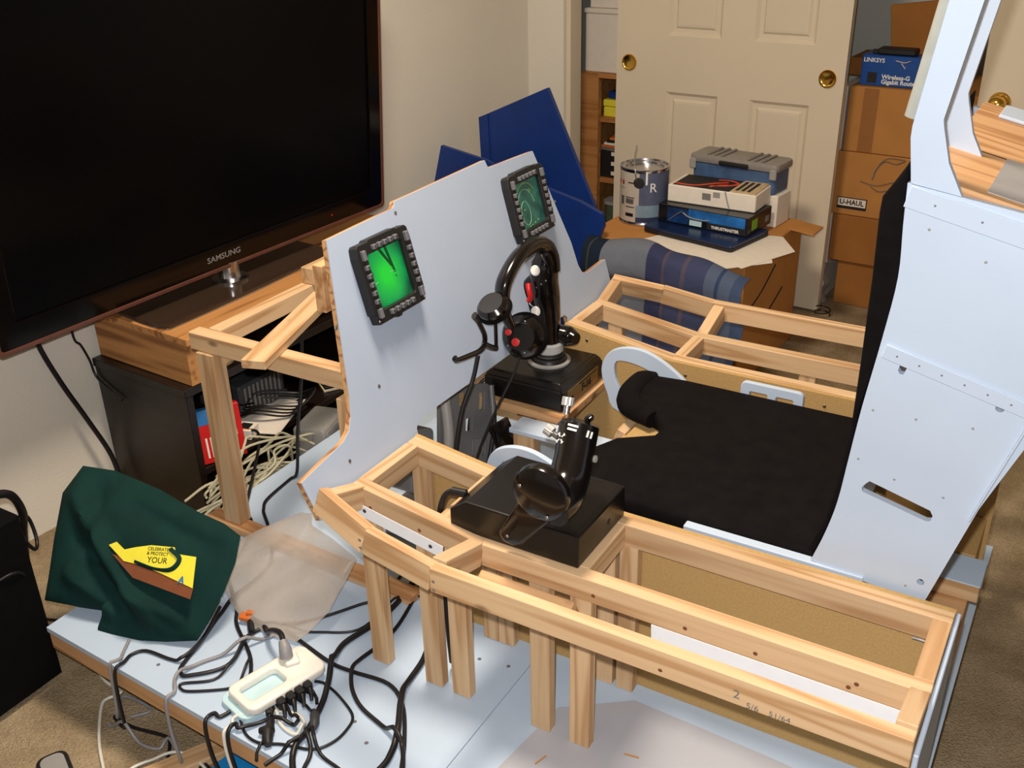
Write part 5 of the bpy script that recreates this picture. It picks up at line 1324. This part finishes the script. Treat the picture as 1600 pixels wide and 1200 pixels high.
for i, (k, pts) in enumerate(CABLES.items()):
    r, mm, lb_ = CINFO[k]
    q = [(x, y, 0.1803 + r) if abs(z - 0.184) < 0.001 else (x, y, z) for x, y, z in pts]
    P = catmull(q, 6)
    lift = []
    for p in P:
        z = p.z
        for R, o in LAID:
            if abs(o.x - p.x) < 0.02 and abs(o.y - p.y) < 0.02 and abs(o.z - p.z) < 0.03:
                d = math.hypot(o.x - p.x, o.y - p.y)
                if d < r + R + 0.002:
                    z = max(z, o.z + r + R)
        lift.append(z - p.z)
    sm = [max(lift[max(0, j - 1):j + 2]) for j in range(len(lift))]
    for _ in range(2):
        sm = [max(lift[j], (sm[max(0, j - 1)] + sm[j] * 2 + sm[min(len(sm) - 1, j + 1)]) / 4) for j in range(len(sm))]
    for j, p in enumerate(P):
        p.z += sm[j]
    LAID += [(r, p.copy()) for p in P]
    tag(tube('cable', P, r, mm, None, 8, 1), lb_, 'cable')
tag(tube('cable', [rp(-2.30, 1.255, 0.62), rp(-2.30, 1.26, 0.52), rp(-2.29, 1.29, 0.40), rp(-2.28, 1.33, 0.28), rp(-2.27, 1.37, 0.15), rp(-2.25, 1.37, 0.05)], 0.007, RUBBER, None, 8, 6), 'thick black cable hanging down the wall from the television', 'cable')
tag(tube('cable', [rp(-2.303, 1.36, 0.62), rp(-2.304, 1.36, 0.50), rp(-2.304, 1.375, 0.47), rp(-2.304, 1.39, 0.42), rp(-2.29, 1.393, 0.37), rp(-2.20, 1.393, 0.33)], 0.0034, RUBBER, None, 8, 6), 'thin black cable along the wall beside the media cabinet', 'cable')

# ================================================================ COMPUTER TOWER
TOWERBLACK = plain('dull_black_case', S(8, 8, 9), 0.85, var=0.2, spec=0.1)
ct = thing('computer_tower', 'tall black computer tower standing on the carpet by the platform', 'computer', (-1.95, 0.70, 0))
boxr('case', -2.16, -1.737, 0.50, 0.960, 0.012, 0.425, TOWERBLACK, ct, 0.006)
boxr('front_frame', -1.7368, -1.733, 0.505, 0.955, 0.017, 0.42, TOWERBLACK, ct, 0.001)
for px, py in ((-2.12, 0.54), (-2.12, 0.92), (-1.78, 0.54), (-1.78, 0.92)):
    lathe('foot', [(0.018, 0.0), (0.020, 0.012)], T(px, py, 0), BLACKMATTE, ct, 12)
for k in range(4):
    box('print_line', (0.0008, 0.022, 0.0022), (-1.7326, 0.80, 0.075 + 0.006 * k), GREYPRINT, ct, bev=0)
cl = thing('cable_bundle', 'black plugs and cables clustered on top of the computer tower', 'cables', (-1.85, 0.92, 0.4255))
tube('cable', [(-1.80, 0.86, 0.436), (-1.79, 0.90, 0.452), (-1.79, 0.95, 0.455), (-1.80, 0.99, 0.43), (-1.83, 1.02, 0.36), (-1.87, 1.03, 0.28), (-1.90, 1.02, 0.10), (-1.90, 1.02, 0.01)], 0.009, RUBBER, cl, 10, 6)
tube('connector', [(-1.80, 0.84, 0.44), (-1.79, 0.88, 0.455)], 0.013, BLACKMATTE, cl, 10, 1)
tube('connector', [(-1.76, 0.84, 0.436), (-1.765, 0.875, 0.45), (-1.76, 0.885, 0.475)], 0.009, BLACKMATTE, cl, 10, 4)
tube('loop', [(-1.82, 1.0, 0.36), (-1.85, 1.04, 0.33), (-1.84, 1.04, 0.28), (-1.82, 1.02, 0.27), (-1.815, 1.0, 0.31)], 0.004, RUBBER, cl, 8, 5, closed=True)

# ================================================================ CORNER: BLUE BOARDS, BOX, BEDDING (room frame)
with frame(ROOM):
    bb = thing('blue_board', 'tall navy blue board leaning in the room corner', 'board', (-2.0, 3.1, 0))
    with frame(T(0, 3.10, 0) @ T(0, 0, 0) @ RX(-4)):
        prism('board', [(-2.215, 0.20), (-2.262, 0.735), (-1.968, 0.866), (-1.755, 0.475), (-1.735, 0.42), (-1.73, 0.20)], 0.018, XZ(-0.03), NAVY, bb, bev=0.001)
        prism('edge_fold', [(-2.232, 0.735 - 0.35), (-2.262, 0.735), (-2.222, 0.752), (-2.192, 0.40)], 0.004, XZ(-0.035), NAVY, bb)
        tube('rolled_edge', [(-1.985, 0.845, -0.03), (-1.90, 0.68, -0.04), (-1.80, 0.50, -0.05), (-1.76, 0.43, -0.06)], 0.03, NAVY, bb, 12, 4, flat=0.5)
    with frame(T(0, 2.862, 0)):
        prism('lower_flap', [(-1.80, 0.0), (-1.80, 0.60), (-1.664, 0.572), (-1.580, 0.542), (-1.572, 0.50), (-1.615, 0.385), (-1.63, 0.0)], 0.02, XZ(-0.02), NAVY, bb, bev=0.001)
    tri = thing('blue_board', 'small navy blue triangular board behind the instrument panel', 'board', (-2.2, 2.8, 0))
    prism('board', [(-2.285, 0.0), (-2.285, 0.547), (-2.245, 0.686), (-2.05, 0.657), (-1.95, 0.62), (-1.90, 0.0)], 0.015, XZ(2.86), NAVY, tri)
    prism('lower_strip', [(-2.284, 0.42), (-2.284, 0.55), (-2.18, 0.585), (-2.18, 0.45)], 0.004, XZ(2.852), NAVY, tri)

    BX0, BX1, BY0, BY1, BZ = -1.67, -1.09, 2.885, 3.40, 0.448
    bx = thing('cardboard_box', 'large brown cardboard box carrying the paint can and cartons', 'box', (-1.44, 3.14, 0))
    boxr('body', BX0, BX1, BY0, BY1, 0.0, BZ, CARDBOARD, bx, 0.004)
    tube('marker_line', [(BX1 + 0.0005, 2.95, 0.27), (BX1 + 0.0005, 3.05, 0.30), (BX1 + 0.0005, 3.16, 0.36)], 0.003, BLACKPRINT, bx, 6, 4)
    tube('marker_line', [(BX1 + 0.0005, 3.05, 0.18), (BX1 + 0.0005, 3.15, 0.21), (BX1 + 0.0005, 3.25, 0.25)], 0.003, BLACKPRINT, bx, 6, 4)
    box('torn_flap', (0.09, 0.10, 0.006), (BX1 + 0.035, 3.33, BZ - 0.004), CARDBOARD, bx, RY(6), 0.001)

    pc = thing('paint_can', 'metal paint can with white and blue label on the cardboard box', 'can', (-1.572, 3.13, BZ + 0.0005))
    with frame(T(-1.572, 3.13, BZ + 0.001)):
        lathe('can_body', [(0.0, 0.0), (0.084, 0.0), (0.085, 0.004), (0.083, 0.008), (0.083, 0.186), (0.085, 0.190), (0.085, 0.194), (0.080, 0.195), (0.078, 0.189), (0.066, 0.188), (0.064, 0.182), (0.0, 0.182)], I4, STEEL, pc, 48)
        def wrap(name, a0, a1, z0, z1, mat, r=0.0836):
            bm = bmesh.new()
            n = max(3, int(abs(a1 - a0) / 5))
            lo = [bm.verts.new((r * math.cos(math.radians(a0 + (a1 - a0) * i / n)), r * math.sin(math.radians(a0 + (a1 - a0) * i / n)), z0)) for i in range(n + 1)]
            hi = [bm.verts.new((v.co.x, v.co.y, z1)) for v in lo]
            for i in range(n):
                bm.faces.new((lo[i], lo[i + 1], hi[i + 1], hi[i]))
            g = bmesh.ops.solidify(bm, geom=bm.faces[:], thickness=-0.0004)
            return put(name, mesh_from(bm, 'label', 60), mat, I4, pc)
        SLATE = plain('slate_blue_label', S(120, 128, 158), 0.4)
        wrap('white_label', 190, 285, 0.012, 0.182, PAPER)
        wrap('blue_label', 285, 380, 0.012, 0.182, SLATE)
        wrap('pale_band', 278, 340, 0.030, 0.072, plain('pale_blue_label', S(170, 196, 214), 0.4), 0.0842)
        wrap('dark_band', 278, 340, 0.012, 0.030, plain('dark_blue_label', S(72, 80, 120), 0.4), 0.0842)
        for a0, a1, z0, z1, mm in ((236, 243, 0.138, 0.152, REDPLASTIC), (222, 228, 0.138, 0.152, REDPLASTIC), (256, 276, 0.146, 0.150, BLACKPRINT), (250, 274, 0.095, 0.098, BLACKPRINT), (250, 274, 0.062, 0.065, BLACKPRINT), (250, 272, 0.030, 0.042, BLACKPRINT), (232, 244, 0.068, 0.098, GREYPRINT), (250, 272, 0.075, 0.092, GREYPRINT), (226, 246, 0.125, 0.127, GREYPRINT)):
            wrap('print', a0, a1, z0, z1, mm, 0.0844)
        ang = math.radians(284)
        lathe('round_tab', [(0, 0.003), (0.016, 0.0025), (0.019, 0)], T(0.0835 * math.cos(ang), 0.0835 * math.sin(ang), 0.150) @ RZ(14) @ RX(90), BLACKPRINT, pc, 24)
        ang = math.radians(318)
        text('lettering', 'R', 0.045, T(0.0842 * math.cos(ang), 0.0842 * math.sin(ang), 0.132) @ RZ(48) @ RX(90), WHITEPRINT, pc)
        tube('drip', [(0.0846 * math.cos(math.radians(302)), 0.0846 * math.sin(math.radians(302)), 0.188), (0.0846 * math.cos(math.radians(302)), 0.0846 * math.sin(math.radians(302)), 0.145)], 0.004, WHITEPRINT, pc, 8, 1)
        tube('wire_handle', [(0.012, -0.083, 0.15), (0.008, -0.087, 0.19), (-0.01, -0.06, 0.225), (-0.02, -0.03, 0.255), (-0.018, -0.03, 0.262)], 0.002, STEEL, pc, 8, 5)

    pp = tag(prism('paper_sheet', [(-1.47, 2.935), (-1.16, 2.765), (-1.02, 2.93), (-1.11, 3.13), (-1.40, 3.10)], 0.0015, T(0, 0, BZ + 0.0005), PAPER, None), 'large white paper sheet hanging over the cardboard box edge', 'paper')
    tag(prism('paper_sheet', [(-1.34, 2.94), (-1.08, 2.83), (-0.995, 3.06), (-1.08, 3.18), (-1.30, 3.14)], 0.0012, T(0, 0, BZ + 0.0025), PAPER, None), 'second white paper sheet lying askew under the black laptop', 'paper')
    lp_ = thing('laptop', 'closed dark blue laptop under the game controller carton', 'laptop', (-1.29, 3.06, BZ + 0.004))
    with frame(T(-1.315, 3.085, BZ + 0.0045) @ RZ(-10)):
        prism('lower_shell', rrect(-0.175, 0.175, -0.115, 0.115, 0.012), 0.012, I4, BLACKMATTE, lp_, bev=0.002)
        prism('lid', rrect(-0.175, 0.175, -0.115, 0.115, 0.012), 0.008, T(0, 0, 0.0125), plain('dark_blue_lid', S(20, 36, 72), 0.25), lp_, bev=0.002)
    tb = thing('controller_carton', 'black and blue printed game controller carton on the laptop', 'box', (-1.28, 3.13, BZ + 0.025))
    with frame(T(-1.315, 3.15, BZ + 0.0255) @ RZ(-3)):
        boxr('body', -0.165, 0.165, -0.09, 0.09, 0.0, 0.062, plain('black_gloss_card', S(18, 20, 26), 0.25), tb, 0.002)
        boxr('blue_art', -0.05, 0.155, -0.0912, -0.09, 0.026, 0.060, plain('bright_blue_art', S(30, 100, 170), 0.3, var=0.5, scale=18), tb, 0)
        boxr('blue_art', -0.13, -0.05, -0.0912, -0.09, 0.006, 0.056, plain('deep_blue_art', S(18, 50, 96), 0.3, var=0.6, scale=30), tb, 0)
        boxr('black_band', 0.02, 0.16, -0.0916, -0.0905, 0.003, 0.026, BLACKPRINT, tb, 0)
        text('lettering', 'THRUSTMASTER', 0.0135, T(0.085, -0.0918, 0.012) @ RX(90), WHITEPRINT, tb, bold=0.0004, depth=0.0003)
        tube('grey_art', [(-0.07, -0.092, 0.045), (-0.045, -0.092, 0.033), (0.0, -0.092, 0.030), (0.03, -0.092, 0.034)], 0.005, GREYPLASTIC, tb, 8, 4, flat=0.3)
        tube('grey_art', [(-0.12, -0.092, 0.012), (-0.10, -0.092, 0.03), (-0.075, -0.092, 0.048)], 0.004, GREYPLASTIC, tb, 8, 4, flat=0.3)
        boxr('picture', -0.045, 0.0, -0.0916, -0.0905, 0.006, 0.024, PALEPLASTIC, tb, 0)
        boxr('green_badge', 0.165, 0.1662, -0.06, -0.02, 0.014, 0.048, plain('lime_badge', S(110, 160, 40), 0.4), tb, 0)
        boxr('grey_badge', 0.165, 0.1662, 0.045, 0.07, 0.016, 0.036, GREYPRINT, tb, 0)
    wbx = thing('white_carton', 'white carton with picture lid stacked on the controller carton', 'box', (-1.28, 3.15, BZ + 0.09))
    with frame(T(-1.318, 3.185, BZ + 0.0885) @ RZ(2)):
        boxr('body', -0.155, 0.155, -0.075, 0.075, 0.0, 0.058, PAPER, wbx, 0.003)
        boxr('grey_label', -0.03, 0.0, -0.0762, -0.075, 0.022, 0.044, GREYPRINT, wbx, 0)
        boxr('grey_label', 0.008, 0.032, -0.0762, -0.075, 0.034, 0.052, GREYPLASTIC, wbx, 0)
        tube('strap', [(0.05, -0.0765, 0.058), (0.058, -0.0765, 0.03), (0.068, -0.0765, 0.002)], 0.003, GREYPLASTIC, wbx, 6, 4, flat=0.4)
        boxr('picture', -0.14, 0.06, -0.07, 0.07, 0.058, 0.059, BLACKPRINT, wbx, 0)
        for pts in ([(-0.14, -0.05), (-0.07, -0.05), (-0.02, 0.0), (0.02, 0.03)], [(-0.02, -0.03), (0.03, -0.01), (0.055, 0.03), (0.02, 0.055), (-0.02, 0.045)], [(-0.02, -0.045), (0.0, -0.02), (0.03, 0.0)]):
            tube('orange_figure', [(a, b, 0.0592) for a, b in pts], 0.006, plain('orange_red_print', S(226, 74, 34), 0.5), wbx, 6, 5, flat=0.2)
        boxr('tan_card', 0.065, 0.15, -0.072, 0.072, 0.058, 0.062, plain('tan_card', S(196, 172, 132), 0.6, var=0.2, scale=60), wbx, 0.001)
        for k in range(3):
            boxr('print', 0.075 + 0.02 * k, 0.086 + 0.02 * k, -0.055, 0.055, 0.062, 0.0625, BLACKPRINT, wbx, 0)
    oc = thing('organiser_case', 'grey translucent parts organiser case behind the white carton', 'case', (-1.27, 3.32, BZ + 0.025))
    with frame(T(-1.305, 3.33, BZ + 0.0005) @ RZ(-4)):
        boxr('stand_carton', -0.15, 0.17, -0.055, 0.05, 0.0, 0.11, PAPER, oc, 0.003)
        prism('lower_shell', rrect(-0.155, 0.155, -0.06, 0.06, 0.015), 0.075, T(0, 0, 0.111), plain('blue_grey_shell', S(66, 92, 128), 0.4, var=0.3, scale=16), oc, bev=0.004)
        prism('lid', rrect(-0.165, 0.165, -0.068, 0.065, 0.018), 0.028, T(0, 0, 0.187), plain('smoky_case_lid', S(136, 130, 124), 0.45, var=0.06), oc, bev=0.008, smooth=40)
        boxr('handle', -0.05, 0.06, -0.075, -0.060, 0.190, 0.205, BLACKMATTE, oc, 0.004)
        for s in (-1, 1):
            for k in range(3):
                boxr('lid_rib', s * 0.075 + 0.026 * k - 0.03, s * 0.075 + 0.026 * k - 0.018, -0.055, 0.055, 0.2155, 0.220, plain('case_rib_grey', S(122, 116, 110), 0.5) if 'case_rib_grey' not in MATS else MATS['case_rib_grey'], oc, 0.002)
            boxr('latch', s * 0.15 - 0.012, s * 0.15 + 0.012, -0.072, -0.062, 0.165, 0.200, GREYPLASTIC, oc, 0.003)

    # ---------------- bedding draped against the box front
    def quilt_mat():
        m, nt, b = new_mat('striped_bedding')
        b.inputs['Roughness'].default_value = 0.95
        b.inputs['Specular IOR Level'].default_value = 0.1
        N = nt.nodes.new
        tc = N('ShaderNodeTexCoord')
        sp_ = N('ShaderNodeSeparateXYZ'); nt.links.new(tc.outputs['Object'], sp_.inputs[0])
        r = N('ShaderNodeValToRGB'); r.color_ramp.interpolation = 'CONSTANT'
        mr = N('ShaderNodeMapRange'); mr.inputs['From Min'].default_value = 0.0; mr.inputs['From Max'].default_value = 0.56
        nz = N('ShaderNodeTexNoise'); nz.inputs['Scale'].default_value = 5
        ad = N('ShaderNodeMath'); ad.operation = 'MULTIPLY_ADD'; ad.inputs[1].default_value = 0.03
        nt.links.new(tc.outputs['Object'], nz.inputs['Vector']); nt.links.new(nz.outputs['Fac'], ad.inputs[0]); nt.links.new(sp_.outputs['X'], ad.inputs[2])
        nt.links.new(ad.outputs[0], mr.inputs['Value']); nt.links.new(mr.outputs[0], r.inputs['Fac'])
        cols = [(0.0, S(46, 58, 76)), (0.07, S(84, 90, 92)), (0.08, S(46, 58, 76)), (0.16, S(146, 152, 166)), (0.44, S(80, 86, 124)), (0.54, S(116, 104, 124)), (0.56, S(90, 96, 134)), (0.66, S(120, 110, 130)), (0.68, S(92, 100, 138)), (0.80, S(118, 132, 162)), (0.86, S(76, 96, 134)), (0.88, S(114, 130, 160)), (0.95, S(92, 110, 146))]
        el = r.color_ramp.elements
        el[0].position, el[0].color = cols[0]
        el[1].position, el[1].color = cols[-1]
        for p, c in cols[1:-1]:
            e = el.new(p); e.color = c
        nt.links.new(r.outputs['Color'], b.inputs['Base Color'])
        n2 = N('ShaderNodeTexNoise'); n2.inputs['Scale'].default_value = 18
        bp = N('ShaderNodeBump'); bp.inputs['Strength'].default_value = 0.5; bp.inputs['Distance'].default_value = 0.01
        nt.links.new(tc.outputs['Object'], n2.inputs['Vector']); nt.links.new(n2.outputs['Fac'], bp.inputs['Height']); nt.links.new(bp.outputs['Normal'], b.inputs['Normal'])
        return m
    QUILT = quilt_mat()
    prof_q = [(0.0, -0.03), (0.06, -0.035), (0.14, -0.025), (0.22, -0.01), (0.30, 0.0), (0.335, 0.012), (0.345, 0.0), (0.365, -0.012), (0.40, -0.012), (0.435, 0.0), (0.452, 0.025), (0.455, 0.055), (0.445, 0.08)]
    bm = bmesh.new()
    rows = []
    NQ = 40
    for i in range(NQ + 1):
        s = i / NQ
        x = 0.56 * s
        row = []
        C_ = catmull([(a, b, 0) for a, b in prof_q], 4)
        for k, p in enumerate(C_):
            up, dp = p.x, p.y
            w = noise.noise(Vector((x * 7, up * 9, 1.3))) * 0.016 + 0.008 * math.sin(x * 26 + up * 8)
            row.append(bm.verts.new((x + 0.02 * noise.noise(Vector((up * 8, s * 3, 5))), dp + w, up + 0.4 * w - 0.045 * s + 0.03 * math.sin(s * 3.1))))
        rows.append(row)
    for a, b in zip(rows, rows[1:]):
        for j in range(len(a) - 1):
            bm.faces.new((a[j], a[j + 1], b[j + 1], b[j]))
    bmesh.ops.solidify(bm, geom=bm.faces[:], thickness=0.022)
    q = put('bedding', mesh_from(bm, 'bedding', 60), QUILT, T(-1.585, 2.732, 0.03) @ RZ(-1))
    tag(q, 'folded striped grey and blue bedding against the large cardboard box', 'bedding')
